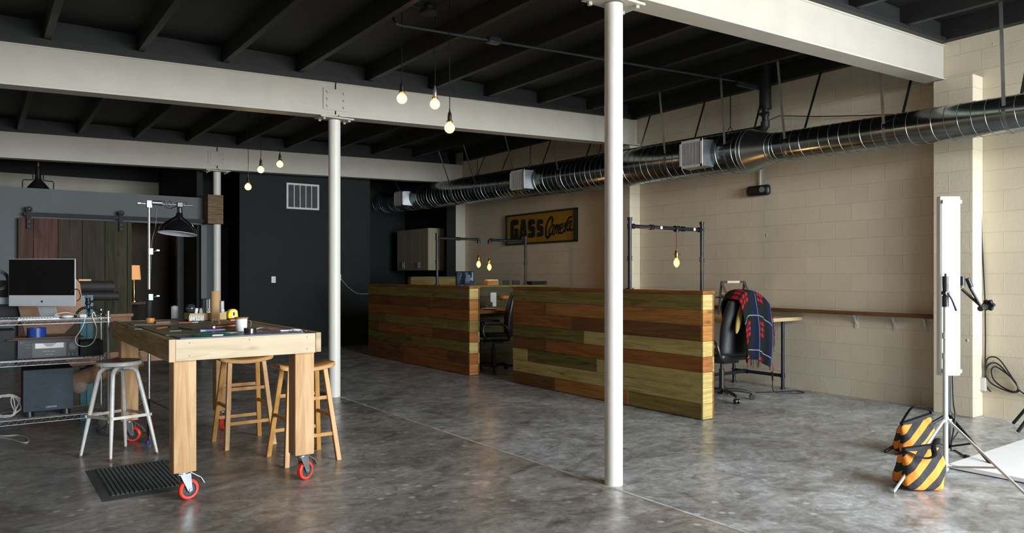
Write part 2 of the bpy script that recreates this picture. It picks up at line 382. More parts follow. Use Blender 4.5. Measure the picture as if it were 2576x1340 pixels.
# street wall with a roller door opening and a shop window
m = MB()
for a, b in (((XL, 0), (-3.2, 4)), ((2.5, 0), (2.9, 4)), ((7.85, 0), (8.4, 4.05)), ((-3.2, 0), (2.5, .5)), ((-3.2, 3.3), (2.5, 4)), ((2.9, 3.4), (7.85, 4.05))):
    m.bb((a[0], YF-.25, a[1]), (b[0], YF-.02, b[1]))
struct(m.build('wall_front', M['block'], smooth=False))
m = MB()
for x in (-3.17, -1.3, .6, 2.47): m.bb((x-.03, YF-.16, .5), (x+.03, YF-.10, 3.3))
for z in (.53, 3.27): m.bb((-3.2, YF-.16, z-.03), (2.5, YF-.10, z+.03))
struct(m.build('window_1', M['alu'], smooth=False))
m = MB(); m.bb((-30, -40, -.12), (30, YF-.2, -.02)); struct(m.build('ground_street', M['joint'], smooth=False))
# partition with sliding-door opening
PY = 13.6
m = MB()
m.bb((XL, PY, 0), (2.10, PY+.12, 2.74)); m.bb((3.19, PY, 0), (3.28, PY+.12, 2.74)); m.bb((2.10, PY, 2.27), (3.19, PY+.12, 2.74))
pw = struct(m.build('wall_partition', M['grey_wall'], smooth=False))
# inside of the back room (seen through the opening)
m = MB(); a = onY(447, 691, 14.7).x; b = onY(472, 691, 14.7).x
m.bb((a, 14.7, 0), (b, 14.85, 2.7)); struct(m.build('wall_inner', M['grey_wall'], smooth=False))
a = onY(478, 691, 15.1).x; b = onY(487, 691, 15.1).x; c = onY(510, 691, 15.1).x
m = MB(); m.bb((a, 15.1, 0), (b, 15.16, 2.5)); d2 = struct(m.build('door_2', wood('brown_casing', (.10, .05, .02), (.16, .085, .035), 'Z'), smooth=False))
m = MB(); m.bb((b, 15.12, 0.01), (c, 15.16, 2.12)); m.bb((b, 15.12, 2.15), (c+.2, 15.18, 2.5), mi=0); m.bb((c+.01, 15.12, 0), (c+.2, 15.18, 2.15))
m.build('door_leaf', M['grey_wall'], d2)
m = MB(); m.bb((1.9, 16.2, 0), (2.35, 16.3, 2.7)); struct(m.build('wall_inner', plain('tan_plaster', (.22, .17, .11), .7), smooth=False))
m = MB(); m.bb((2.35, 15.9, 0), (3.14, 16.0, 2.7)); struct(m.build('wall_inner', plain('dark_brown_drape', (.028, .022, .016), .8), smooth=False))
m = MB(); m.bb((XL, PY+.12, 2.60), (3.14, 16.9, 2.66)); struct(m.build('ceiling_inner', plain('dull_board', (.06, .06, .055), .8), smooth=False))

# ================================================================== STEEL
def steel_beam(x0, x1, y, label, zb0, slope, splice=None):
    t = thing('steel_beam', label, 'beam', (3.4, y, zb0))
    def zt(x): return .40+slope*(x-3.4)
    def zl(x): return slope*(x-3.4)
    segs = [(x0, splice-.008), (splice+.008, x1)] if splice else [(x0, x1)]
    for a, b in segs:
        m = MB()
        for (w, za, zb) in ((.20, 0, .016), (.014, .016, .384), (.035, .384, .40)):
            m.hexa([(a-3.4, -w/2, zl(a)+za), (b-3.4, -w/2, zl(b)+za), (b-3.4, w/2, zl(b)+za), (a-3.4, w/2, zl(a)+za)],
                   [(a-3.4, -w/2, zl(a)+zb), (b-3.4, -w/2, zl(b)+zb), (b-3.4, w/2, zl(b)+zb), (a-3.4, w/2, zl(a)+zb)])
        m.build('girder', M['cream'], t, smooth=False)
    if splice:
        for sg in (-1, 1):
            m = MB(); m.box((splice-3.4, sg*.013, .20), (.30, .012, .245)); pl = m.build('splice_plate', M['cream'], t, bevel=.002)
            for dx in (-.10, .10):
                for dz in (-.08, 0, .08):
                    m = MB(); m.cyl((splice-3.4+dx, sg*.019, .2+dz), (splice-3.4+dx, sg*.034, .2+dz), .017, n=6); m.build('bolt', M['cream'], pl)
    return t
steel_beam(XL+.01, 8.13, 3.58, 'cream steel girder nearest, running from the slim front column to the block pier top right', 3.235, .031)
steel_beam(XL+.01, 8.26, 8.09, 'cream steel girder in the middle, spliced over the second column', 3.21, .0345, 3.36)
steel_beam(XL+.01, 8.42, 13.39, 'cream steel girder farthest back, above the charcoal wall and barn door', 3.215, .025, 3.40)
def column(x, y, zt, label, r=.068):
    t = thing('steel_column', label, 'column', (x, y, 0))
    m = MB(); m.lathe([(0, r), (zt-.03, r)], n=32); m.build('shaft', M['white_col'], t)
    m = MB(); m.box((0, 0, zt-.013), (.40, .20, .018)); cp = m.build('cap_plate', M['cream'], t, bevel=.002)
    for sx in (-.15, .15):
        for sy in (-.07, .07):
            m = MB(); m.cyl((sx, sy, zt-.045), (sx, sy, zt-.023), .016, n=6); m.build('bolt', M['cream'], cp)
    return t
column(3.46, 3.605, 3.237, 'white round steel column in front, right of the picture middle', .061)
column(3.35, 8.09, 3.207, 'white round steel column behind the worktable, under the middle girder', .068)
column(3.40, 13.39, 3.21, 'cream round steel column far back with a wooden box on it', .063)

# ================================================================== DUCT
dA = Vector((0, 0, 0)); 
def ductc(y): return Vector((7.50+.0299*(y-3.4), y, 2.845+.0215*(y-3.4)))
du = thing('spiral_duct', 'long round galvanised spiral duct hung along the block wall', 'duct', tuple(ductc(5.1)))
def duct_seg(y0, y1, r, name, pitch=.118, mat='galv'):
    p = ductc(y0); q = ductc(y1); ax = (q-p); L = ax.length
    m = MB(); m.lathe([(0, r), (L, r)], p, ax, 48, cap=False); o = m.build(name, M[mat], du, True)
    m = MB(); axn = ax.normalized(); M3 = axn.to_track_quat('Z', 'Y').to_matrix()
    pts = []; n = 40; N = int(L/pitch*n)
    for i in range(N+1):
        a = 2*PI*i/n; pts.append(p+M3 @ Vector(((r+.001)*math.cos(a), (r+.001)*math.sin(a), L*i/N)))
    m.tube(pts, .0030, 5); m.build('spiral_seam', M['seam'], o, True)
    return o
YR = onX(1895, 380, 7.58).y; YR2 = onX(1943, 365, 7.55).y
duct_seg(-1.5, YR2, .168, 'small_duct_run')
duct_seg(YR, 16.3, .255, 'large_duct_run')
p = ductc(YR2); q = ductc(YR); L = (q-p).length
m = MB(); m.lathe([(-.06, .172), (0, .172), (L*.98, .257), (L+.05, .259)], p, q-p, 48, cap=False); m.build('reducer', M['galv_br'], du, True)
for yy, rr in ((YR2-.06, .174), (YR2, .176), (YR+.05, .263), (YR, .262)):
    p = ductc(yy); ax = (ductc(yy+1)-p); m = MB(); m.lathe([(-.008, rr-.006), (-.006, rr), (.006, rr), (.008, rr-.006)], p, ax, 48, cap=False); m.build('collar_band', M['seam'], du, True)
def register(pxl, pxr, pyt, pyb):
    X = 7.16
    a = onX(pxl, pyt, X); b = onX(pxr, pyt, X); yc = (a.y+b.y)/2; hw = abs(a.y-b.y)/2
    X = ductc(yc).x-.40; a = onX(pxl, (pyt+pyb)/2, X); b = onX(pxr, (pyt+pyb)/2, X); yc = (a.y+b.y)/2; hw = abs(a.y-b.y)/2
    zc = ductc(yc).z; hh = abs(onX((pxl+pxr)/2, pyt, X).z-onX((pxl+pxr)/2, pyb, X).z)/2
    zc = (onX((pxl+pxr)/2, (pyt+pyb)/2, X).z)
    m = MB(); x2 = ductc(yc).x-.16
    m.hexa([(X+.012, yc-hw*.94, zc-hh*.94), (X+.012, yc+hw*.94, zc-hh*.94), (X+.012, yc+hw*.94, zc+hh*.94), (X+.012, yc-hw*.94, zc+hh*.94)],
           [(x2, yc-hw*1.1, zc-hh), (x2, yc+hw*1.1, zc-hh), (x2, yc+hw*1.1, zc+hh), (x2, yc-hw*1.1, zc+hh)])
    bx = m.build('register_box', M['galv_br'], du, True, bevel=.003)
    m = MB(); m.bb((X+.0105, yc-hw*.9, zc-hh*.9), (X+.0118, yc+hw*.9, zc+hh*.9)); m.build('dark_opening', M['blackm'], bx, True)
    m = MB(); f = .03
    m.bb((X, yc-hw, zc-hh), (X+.014, yc-hw+f, zc+hh)); m.bb((X, yc+hw-f, zc-hh), (X+.014, yc+hw, zc+hh))
    m.bb((X, yc-hw, zc-hh), (X+.014, yc+hw, zc-hh+f)); m.bb((X, yc-hw, zc+hh-f), (X+.014, yc+hw, zc+hh))
    n = 13
    for i in range(n):
        y = yc-hw+f+(i+.5)*(2*hw-2*f)/n
        m.box((X+.008, y, zc), (.009, .007, 2*hh-2*f), (0, 0, .3))
    m.build('louvre_grille', M['grille'], bx, True)
register(1709, 1766, 352, 421); register(1282, 1318, 428, 477); register(991, 1012, 481, 518)
def hanger(y, r, back=True, low=False):
    c = ductc(y); m = MB(); xj = 7.26
    top = Vector((xj, y, ztop(7.23)+.10)); a = Vector((c.x-r*.93, y, c.z+r*.30))
    pts = [top, a]; m.beamseg(top, Vector((xj, y, ztop(7.23)+.04)), .03, .004, (1, 0, 0)); m.beamseg(Vector((xj, y, ztop(7.23)+.04)), a, .030, .004, (1, 0, .3))
    k = 14; pr = a
    for i in range(1, k+1):
        an = PI-.31+ (PI+.62)*i/k
        p = Vector((c.x+(r+.003)*math.cos(an), y, c.z+(r+.003)*math.sin(an)))
        m.beamseg(pr, p, .03, .003, (p-c)); pr = p
    m.beamseg(pr, Vector((wallX(y)-.06, y, 3.80)), .03, .004, (1, 0, 0))
    m.build('strap_hanger', M['strap'], du, True)
for y, r in ((1.5, .168), (2.72, .168), (3.80, .168), (4.94, .168), (5.72, .255), (6.70, .255), (7.75, .255), (9.0, .255), (10.2, .255), (11.5, .255), (12.4, .255), (14.6, .255)):
    hanger(y, r)
# ================================================================== SPRINKLER PIPE, CONDUIT
sp = thing('sprinkler_main', 'black fire pipe dropping from the roof and running behind the duct', 'pipe', (8.0, 5.6, 3.2))
pd = onX(1925, 290, 7.98); PYy = pd.y
m = MB(); m.cyl((7.98, PYy, 3.50), (7.98, PYy, 4.02), .072, n=24); m.build('riser_sleeve', M['pipe_blk'], sp, True)
m = MB(); m.cyl((7.98, PYy, 3.465), (7.98, PYy, 3.505), .078, n=24); m.cyl((7.98, PYy, 3.26), (7.98, PYy, 3.47), .040, n=20); m.build('riser_pipe', M['pipe'], sp, True)
m = MB(); m.cyl((7.98, PYy, 3.38), (7.98, PYy, 3.43), .052, n=20); m.box((7.94, PYy, 3.405), (.03, .13, .03)); m.build('coupling', M['pipe'], sp, True)
m = MB(); m.tube([(7.98, PYy, 3.31), (7.98, PYy, 3.26), (7.985, PYy+.03, 3.23), (7.99, PYy+.08, 3.22)], .055, 16); m.build('elbow', M['pipe_blk'], sp, True)
m = MB(); m.cyl((7.99, PYy+.05, 3.22), (8.17, 13.1, 3.36), .05, n=20); m.build('pipe_run', M['pipe_blk'], sp, True)
for y in (6.15, 8.7, 10.6, 12.4):
    x = 7.99+.18*(y-PYy)/(13.1-PYy); z = 3.22+.14*(y-PYy)/(13.1-PYy)
    m = MB(); m.cyl((x, y, z+.10), (x, y, 3.98), .007, n=8); m.tube([(x-.058, y, z), (x-.045, y, z+.06), (x, y, z+.11), (x+.045, y, z+.06), (x+.058, y, z), (x, y, z-.06)], .007, 6, closed=True); m.build('clevis_hanger', M['pipe'], sp, True)
m = MB(); m.beamseg((7.55, PYy+.10, 3.74), (8.10, PYy+.06, 3.74), .04, .05); m.build('strut_bar', M['conduit'], sp, True)
cw = tag(MB().tube([(7.99, PYy, 3.31)]+[onW(x, y, .06) for x, y in ((1960, 291), (2050, 293), (2160, 291), (2258, 287))], .006, 6).build('black_wire', M['black']), 'thin black wire strung from the fire pipe towards the nearest block pier', 'wire')
cd = thing('electrical_conduit', 'thin dark conduit crossing under the joists from the ceiling light to the fire pipe', 'conduit', (5.4, 5.85, 3.7))
m = MB(); m.cyl((3.06, 5.92, 3.625), (7.80, 5.72, 3.785), .013, n=10); m.tube([(3.06, 5.92, 3.625), (3.03, 5.92, 3.63), (3.02, 5.94, 3.66), (3.03, 5.98, 3.72), (3.06, 6.03, 3.79)], .013, 10); m.tube([(7.80, 5.72, 3.785), (7.88, 5.70, 3.77), (7.93, 5.69, 3.72)], .011, 8); m.build('conduit_tube', M['conduit'], cd, True)
pj = Vector((4.05, 5.878, 3.66))
m = MB(); m.box(pj, (.13, .09, .06)); m.build('junction_box', M['conduit'], cd, True, bevel=.008)

# ================================================================== BULBS
def globe_mat(name, col, st):
    m = bpy.data.materials.new(name); m.use_nodes = True; nt = m.node_tree; nt.nodes.clear()
    tr = _N(nt, 'ShaderNodeBsdfTransparent'); tr.inputs[0].default_value = (1, .93, .8, 1)
    gl = _N(nt, 'ShaderNodeBsdfGlossy'); gl.inputs['Roughness'].default_value = .05
    em = _N(nt, 'ShaderNodeEmission'); em.inputs[0].default_value = (*col, 1); em.inputs[1].default_value = st
    lw = _N(nt, 'ShaderNodeLayerWeight'); lw.inputs[0].default_value = .25
    m1 = _N(nt, 'ShaderNodeMixShader'); nt.links.new(lw.outputs[0], m1.inputs[0]); nt.links.new(tr.outputs[0], m1.inputs[1]); nt.links.new(gl.outputs[0], m1.inputs[2])
    ad = _N(nt, 'ShaderNodeAddShader'); nt.links.new(m1.outputs[0], ad.inputs[0]); nt.links.new(em.outputs[0], ad.inputs[1])
    o = _N(nt, 'ShaderNodeOutputMaterial'); nt.links.new(ad.outputs[0], o.inputs[0]); return m
M['globe'] = globe_mat('clear_globe_glass', (1, .60, .26), .75)
M['edison'] = globe_mat('amber_bulb_glass', (1, .42, .06), 1.0)
M['cordred'] = plain('red_cloth_cord', (.20, .03, .02), .8)
def bulb_light(loc, p, parent):
    l = bpy.data.lights.new('bulb_light', 'POINT'); l.energy = p; l.color = (1, .55, .22); l.shadow_soft_size = .02
    o = bpy.data.objects.new('bulb_light', l); C.objects.link(o); o.parent = parent; o.location = loc
def pendant(p, ztopc, label, group, r=.046, tilt=0, chrome=False, pw=2.5):
    t = thing('pendant_bulb', label, 'light bulb', (p.x, p.y, p.z), 0, group)
    m = MB(); H = ztopc-p.z
    m.tube([(0, 0, .16), (.004, 0, .3*H), (-.003, .003, .6*H), (.002, 0, .85*H), (0, 0, H)], .004, 6); m.build('cord', M['black'], t)
    m = MB(); m.lathe([(.052, .017), (.056, .026), (.064, .026), (.068, .019), (.10, .019), (.125, .017), (.145, .008), (.17, .005)], n=20); m.build('socket', M['alu'] if chrome else M['black'], t)
    m = MB(); m.lathe([(.052, .027), (.058, .029), (.062, .027)], n=20); m.build('collar', M['brass'], t)
    m = MB(); pr = [(-r, .0005)]+[(-r*math.cos(a), r*math.sin(a)) for a in [PI*k/14 for k in range(1, 12)]]+[(.046, .016), (.055, .014)]
    m.lathe(pr, n=24, cap=False); b = m.build('bulb', M['globe'], t)
    m = MB()
    for k in range(6):
        a = k*PI/3; a2 = a+PI/6
        m.tube([(.012*math.cos(a), .012*math.sin(a), .018), (.018*math.cos(a2), .018*math.sin(a2), -.014), (.012*math.cos(a+PI/3), .012*math.sin(a+PI/3), .018)], .0028, 5)
    m.sph((0, 0, 0), .011, 10)
    m.build('filament', M['filament'], b)
    bulb_light((0, 0, 0), pw, t)
g1 = 'globe pendants before the middle girder'
def atd(px, py, d): l = (px-1288)/F*d; return Vector((.5878*d+.8090*l, .8090*d-.5878*l, EYE+(691-py)/F*d))
pa, pb, pc = atd(1011, 248, 6.6), atd(1094, 262, 6.8), atd(1131, 322, 6.5)
pendant(pa, ztop(pa.x)+.24, 'leftmost globe bulb of the near hanging three, level with the girder top', g1)
pendant(pb, ztop(pb.x)+.24, 'middle globe bulb of the near hanging three, with a shiny socket', g1, chrome=True)
pendant(pc, ztop(pc.x)+.24, 'lowest right globe bulb of the near hanging three, at the girder bottom edge', g1)
cn = atd(1078, 30, 6.7); 
t = thing('ceiling_canopy', 'round metal canopy under the roof deck feeding the near three bulbs', 'ceiling canopy', (cn.x, cn.y, 3.76))
m = MB(); m.lathe([(.0, .0005), (.0, .075), (.02, .08), (.03, .07)], n=28); m.build('canopy_base', M['blackm'], t)
m = MB(); m.lathe([(.03, .045), (.075, .04), (.08, .0005)], n=28); m.build('canopy_dome', M['galv_br'], t)
for q in (pa, pb, pc):
    m = MB(); q2 = Vector((q.x, q.y, 3.83)); m.tube([Vector((cn.x, cn.y, 3.77)), (Vector((cn.x, cn.y, 3.77))+q2)/2+Vector((0, 0, .01)), q2], .004, 6); m.build('swag_cord', M['black'], t, True)
g2 = 'globe pendants before the far girder'
q1, q2_, q3 = atd(624, 470, 10.4), atd(656, 427, 10.5), atd(704, 413, 10.5)
pendant(q1, ztop(q1.x)+.24, 'lowest left globe bulb of the far hanging three, against the charcoal wall', g2)
pendant(q2_, ztop(q2_.x)+.24, 'middle globe bulb of the far hanging three, over the girder bottom flange', g2)
pendant(q3, ztop(q3.x)+.24, 'highest right globe bulb of the far hanging three, against the far girder', g2)

# unseen third cluster, added overhead to warm the right wall and duct
g4 = 'added unseen globe pendants above the viewer'
for k, (x, y, z) in enumerate(((3.0, 1.0, 2.95), (3.25, 1.2, 2.85), (3.1, .75, 2.7))):
    pendant(Vector((x, y, z)), ztop(x)+.24, 'unseen globe bulb added above the viewer for warm light', g4, pw=22)
# ================================================================== RECLAIMED TIMBER COUNTER WALLS
PL = []
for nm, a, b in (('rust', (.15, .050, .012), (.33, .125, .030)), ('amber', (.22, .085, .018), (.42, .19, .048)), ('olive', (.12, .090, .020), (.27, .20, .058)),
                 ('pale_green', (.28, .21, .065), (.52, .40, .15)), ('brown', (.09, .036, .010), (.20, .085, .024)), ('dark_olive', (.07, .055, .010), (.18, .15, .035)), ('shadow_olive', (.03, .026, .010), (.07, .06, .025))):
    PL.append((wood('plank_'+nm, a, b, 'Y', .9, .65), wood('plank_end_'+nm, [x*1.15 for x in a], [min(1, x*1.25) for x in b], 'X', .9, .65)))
def planks(m, x0, x1, y0, y1, z0, z1, rows, n=8):     # rows: list (top first) of [(fraction end, colour)]
    h = (z1-z0)/n; gp = .003
    for i, row in enumerate(rows):
        zt = z1-i*h; f0 = 0.0
        for f, c in row:
            ya = y0+(y1-y0)*f0; yb = y0+(y1-y0)*f
            dx = random.uniform(-.002, .003)
            m.bb((x0-dx, min(ya, yb)+.0012, zt-h+gp/2), (x1, max(ya, yb)-.0012, zt-gp/2), mi=c); f0 = f
def counter(label, y0, y1, rows, ends, x0=5.60, z=1.245, th=.166):   # y0 = near end
    t = thing('plank_counter_wall', label, 'counter wall', ((x0+th/2), (y0+y1)/2, 0))
    m = MB(); planks(m, x0, x0+.02, y0+.02, y1, .006, z-.035, rows); m.build('plank_cladding', [p[0] for p in PL], t, True, bevel=.0015)
    m = MB(); h = (z-.035-.006)/8
    for i, c in enumerate(ends):
        zt = z-.035-i*h; m.bb((x0+.001, y0, zt-h+.0015), (x0+th-.022, y0+.019, zt-.0015), mi=c)
    m.build('end_blocks', [p[1] for p in PL], t, True, bevel=.0015)
    m = MB()
    for i, c in enumerate(ends):
        zt = z-.035-i*h; m.bb((x0+th-.02, y0-.001, zt-h+.0015), (x0+th, y1, zt-.0015), mi=(c+3) % 6)
    m.build('rear_cladding', [p[0] for p in PL], t, True, bevel=.0015)
    m = MB(); m.bb((x0-.006, y0-.004, z-.033), (x0+th+.006, y1, z)); m.build('cap_board', PL[0][0], t, True, bevel=.002)
    m = MB(); m.bb((x0+.025, y0+.02, .004), (x0+th-.025, y1-.01, z-.036)); m.build('stud_core', M['blackm'], t, True)
    return t
R2 = [[(.36, 2), (1, 2)], [(.78, 1), (1, 0)], [(.62, 4), (1, 0)], [(.55, 3), (1, 5)], [(.35, 0), (.78, 0), (1, 4)], [(.48, 3), (.90, 5), (1, 3)], [(1, 3)], [(.32, 2), (.72, 1), (1, 4)]]
counter('long reclaimed plank counter wall in front, passing behind the slim front column', 4.67, 7.77, R2, [3, 1, 1, 3, 0, 3, 3, 3], x0=5.66)
R1 = [[(1, 2)], [(.32, 4), (1, 4)], [(1, 0)], [(.16, 2), (.80, 2), (1, 5)], [(.32, 4), (.86, 0), (1, 4)], [(.50, 2), (1, 5)], [(.18, 4), (.62, 0), (1, 4)], [(.60, 0), (1, 4)]]
counter('shorter darker reclaimed plank counter wall farther back, ending at the gap', 8.64, 11.9, R1, [3, 1, 1, 2, 0, 3, 0, 1], x0=5.55)
def cross(label, y, x0, x1, z, th=.12, near=False, cols=(5, 2, 5, 2, 5, 2, 5, 5)):
    t = thing('desk_divider', label, 'desk divider', ((x0+x1)/2, y, 0)); m = MB(); h = (z-.03)/8
    for i, c in enumerate(cols): m.bb((x0, y-th/2, z-.03-(i+1)*h+.0015), (x1, y+th/2, z-.03-i*h-.0015), mi=c)
    m.build('plank_cladding', [p[1] for p in PL], t, True, bevel=.0015)
    m = MB(); m.bb((x0, y-th/2-.006, z-.028), (x1, y+th/2+.006, z)); m.build('cap_board', PL[5][1], t, True)
    return t
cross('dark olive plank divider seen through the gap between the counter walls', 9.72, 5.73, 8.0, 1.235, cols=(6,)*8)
cross('plank divider behind the long front counter wall, carrying the single pipe lamp', 5.75, 5.85, 6.98, 1.20, th=.07)
cross('tall plank divider at the very back before the beige cupboard', 13.0, onY(1030, 700, 13).x, 8.0, 1.365, cols=(2, 2, 4, 2, 5, 2, 5, 5))

# ================================================================== PIPE LAMPS
def fit(m, p, ax, r=.026, L=.05):
    p = Vector(p); ax = Vector(ax).normalized()*L/2; m.cyl(p-ax, p+ax, r, n=14)
    m.cyl(p-ax, p-ax*.7, r+.005, n=14); m.cyl(p+ax*.7, p+ax, r+.005, n=14)
def drop(t, x, y, zarm, zb, key=False, n='lamp_cord', power=3):
    m = MB(); m.tube([(x, y, zarm-.02), (x+.002, y, (zarm+zb)/2+.06), (x, y, zb+.13)], .0055, 8); m.build('lamp_cord', M['cordred'], t, True)
    m = MB(); m.lathe([(.055, .019), (.075, .023), (.125, .022), (.14, .013), (.15, .012)], (x, y, zb), n=18)
    if key: m.cyl((x+.02, y, zb+.10), (x+.055, y, zb+.10), .004, n=8); m.box((x+.06, y, zb+.10), (.014, .004, .014))
    if key == 2: m.cyl((x-.02, y, zb+.10), (x-.055, y, zb+.10), .004, n=8)
    m.build('lamp_socket', M['brass'], t, True)
    m = MB(); m.lathe([(-.052, .0005), (-.048, .010), (-.03, .026), (-.005, .034), (.02, .032), (.045, .018), (.06, .014)], (x, y, zb), n=20, cap=False); b = m.build('bulb', M['edison'], t, True)
    m = MB()
    for k in range(8):
        a = k*PI/4; b2 = a+PI/4; m.tube([(x+.006*math.cos(a), y+.006*math.sin(a), zb+.028), (x+.011*math.cos(a), y+.011*math.sin(a), zb-.026), (x+.006*math.cos(b2), y+.006*math.sin(b2), zb+.028)], .0022, 5)
    m.build('filament', M['filament'], b, True)
    l = rootm(t).inverted() @ Vector((x, y, zb)); bulb_light(l, power, t)
pr = .021
y = 5.75; t = thing('pipe_lamp', 'black pipe goalpost with one bulb standing behind the long front counter wall', 'lamp', (5.76, y, 1.245))
m = MB(); m.cyl((5.76, y, 1.246), (5.76, y, 2.02), pr, n=14); m.cyl((5.76, y, 1.246), (5.76, y, 1.256), .045, n=18); fit(m, (5.76, y, 1.93), (0, 0, 1)); fit(m, (5.76, y, 1.58), (0, 0, 1)); fit(m, (5.76, y, 2.01), (0, 0, 1), L=.03); m.build('post', M['pipe'], t, True)
m = MB(); m.cyl((6.95, y, 1.20), (6.95, y, 2.02), pr, n=14); m.cyl((6.95, y, 1.201), (6.95, y, 1.211), .045, n=18); fit(m, (6.95, y, 1.93), (0, 0, 1)); fit(m, (6.95, y, 1.58), (0, 0, 1)); fit(m, (6.95, y, 2.01), (0, 0, 1), L=.03); m.build('post', M['pipe'], t, True)
m = MB(); m.cyl((5.77, y, 1.93), (6.94, y, 1.93), pr, n=14)
for x in (5.80, 6.10, 6.62, 6.91): fit(m, (x, y, 1.93), (1, 0, 0), .025, .045)
m.build('crossbar', M['pipe'], t, True)
xb = onY(1702, 640, y).x
m = MB(); fit(m, (xb, y, 1.93), (1, 0, 0), .028, .07); m.cyl((xb, y, 1.93), (xb, y, 1.89), .026, n=14); m.build('tee_fitting', M['pipe'], t, True)
for xs in (6.22, 6.78): m = MB(); m.bb((xs, y-.0225, 1.915), (xs+.033, y-.021, 1.945)); m.build('paper_sticker', M['white'], t, True)
drop(t, xb, y, 1.90, onY(1702, 661, y).z, 2, power=7)
def arm(label, xp, xe, y, z, zb0, zb, px):
    t = thing('pipe_lamp', label, 'lamp', (xp, y, zb0)); s = 1 if xe > xp else -1
    m = MB(); m.cyl((xp, y, zb0+.001), (xp, y, z+.07), pr, n=14); m.cyl((xp, y, zb0+.001), (xp, y, zb0+.012), .045, n=18)
    fit(m, (xp, y, z), (0, 0, 1)); fit(m, (xp, y, z-.36), (0, 0, 1)); fit(m, (xp, y, z+.06), (0, 0, 1), L=.03); m.build('post', M['pipe'], t, True)
    m = MB(); m.cyl((xp, y, z), (xe-s*.03, y, z), pr, n=14); fit(m, ((xp+xe)/2, y, z), (1, 0, 0), .025); fit(m, (xp+s*.04, y, z), (1, 0, 0), .025); m.build('arm', M['pipe'], t, True)
    m = MB(); m.tube([(xe-s*.06, y, z), (xe-s*.02, y, z), (xe, y, z-.015), (xe, y, z-.055)], .027, 12); m.cyl((xe, y, z-.06), (xe, y, z-.045), .031, n=14); m.build('elbow', M['pipe'], t, True)
    drop(t, xe, y, z-.03, zb, power=2.5, key=1 if s > 0 else 0)
ya = 9.72
arm('black pipe arm lamp reaching right, leftmost of the two over the gap', 5.66, onY(1204, 600, ya).x, ya, 1.955, 1.245, onY(1204, 665, ya).z, 0)
arm('black pipe arm lamp reaching left before the yellow sign', onY(1322, 600, ya).x, onY(1231, 600, ya).x, ya, 1.955, 1.235, onY(1231, 672, ya).z, 0)

# ================================================================== ON THE BLOCK WALL
# sign
a = onW(1276, 617); b = onW(1454, 608); zt = 2.545; zb = 1.968; ang = math.atan(.0299)
t = thing('shop_sign', 'yellow framed shop sign with black block and script letters', 'sign', (wallX((a.y+b.y)/2), (a.y+b.y)/2, zb))
W = abs(a.y-b.y); H = zt-zb; ym = (a.y+b.y)/2
def sp_(s, v, off): yy = a.y+(b.y-a.y)*s; return Vector((wallX(yy)-off, yy, zb+H*v))
m = MB(); m.hexa([sp_(0, 0, .001), sp_(1, 0, .001), sp_(1, 1, .001), sp_(0, 1, .001)], [sp_(0, 0, .03), sp_(1, 0, .03), sp_(1, 1, .03), sp_(0, 1, .03)])
m.build('sign_board', plain('mustard_sign_paint', (.36, .185, .012), .5, var=.15, vs=5), t, True)
m = MB(); f = .035; g = f*W/H*1.6
fx = .030
for q in ((0, 0, 1, .055), (0, .945, 1, 1), (0, 0, fx, 1), (1-fx, 0, 1, 1)):
    m.hexa([sp_(q[0], q[1], .002), sp_(q[2], q[1], .002), sp_(q[2], q[3], .002), sp_(q[0], q[3], .002)], [sp_(q[0], q[1], .045), sp_(q[2], q[1], .045), sp_(q[2], q[3], .045), sp_(q[0], q[3], .045)])
m.build('sign_frame', plain('dark_green_frame', (.022, .035, .022), .5), t, True)
dL, dR = 14.38, 12.6
def zz(x, yv):      # zoom-in reading of the sign -> fractions of the board
    tt = (x-152)/1718.0; s = tt*dL/(dR-tt*(dR-dL)) if False else tt*dL/(dR+(dL-dR)*tt) if False else tt
    s = tt*dL/(tt*dL+(1-tt)*dR) if True else tt
    s = tt*dL/(dR+tt*(dL-dR)) ; top = 400+(232-400)*tt; bot = 1128+(1040-1128)*tt
    return s, 1-(yv-top)/(bot-top)
def letter(m, pts, off=.031, ex=.004, mi=0):
    P = [sp_(*zz(*p), off) for p in pts]; m.prism(P, (-ex, 0, 0), mi)
ink = plain('sign_lettering', (.010, .013, .010), .6)
for nm, poly in (('letter_g', [(270,600),(280,540),(320,498),(430,494),(460,525),(460,622),(348,640),(346,840),(358,862),(372,840),(358,715),(458,708),(462,985),(274,990)]),
                 ('letter_a', [(540,497),(630,495),(668,972),(604,975),(597,905),(552,908),(540,985),(468,990)]),
                 ('letter_s', [(697,560),(735,500),(835,495),(862,540),(862,612),(772,628),(770,652),(845,672),(865,720),(865,890),(830,938),(697,950),(697,835),(780,820),(785,792),(720,780),(698,740)]),
                 ('letter_s', [(910,560),(945,505),(1035,500),(1065,540),(1062,605),(975,620),(975,645),(1048,662),(1066,710),(1065,865),(1035,910),(910,928),(910,820),(990,808),(990,778),(930,766),(912,720)])):
    m = MB(); letter(m, poly); m.build(nm, ink, t, True, smooth=False)
m = MB(); letter(m, [(566,828),(578,765),(590,826)], .0352, .0006)
m.build('letter_counter', bpy.data.materials['mustard_sign_paint'], t, True)
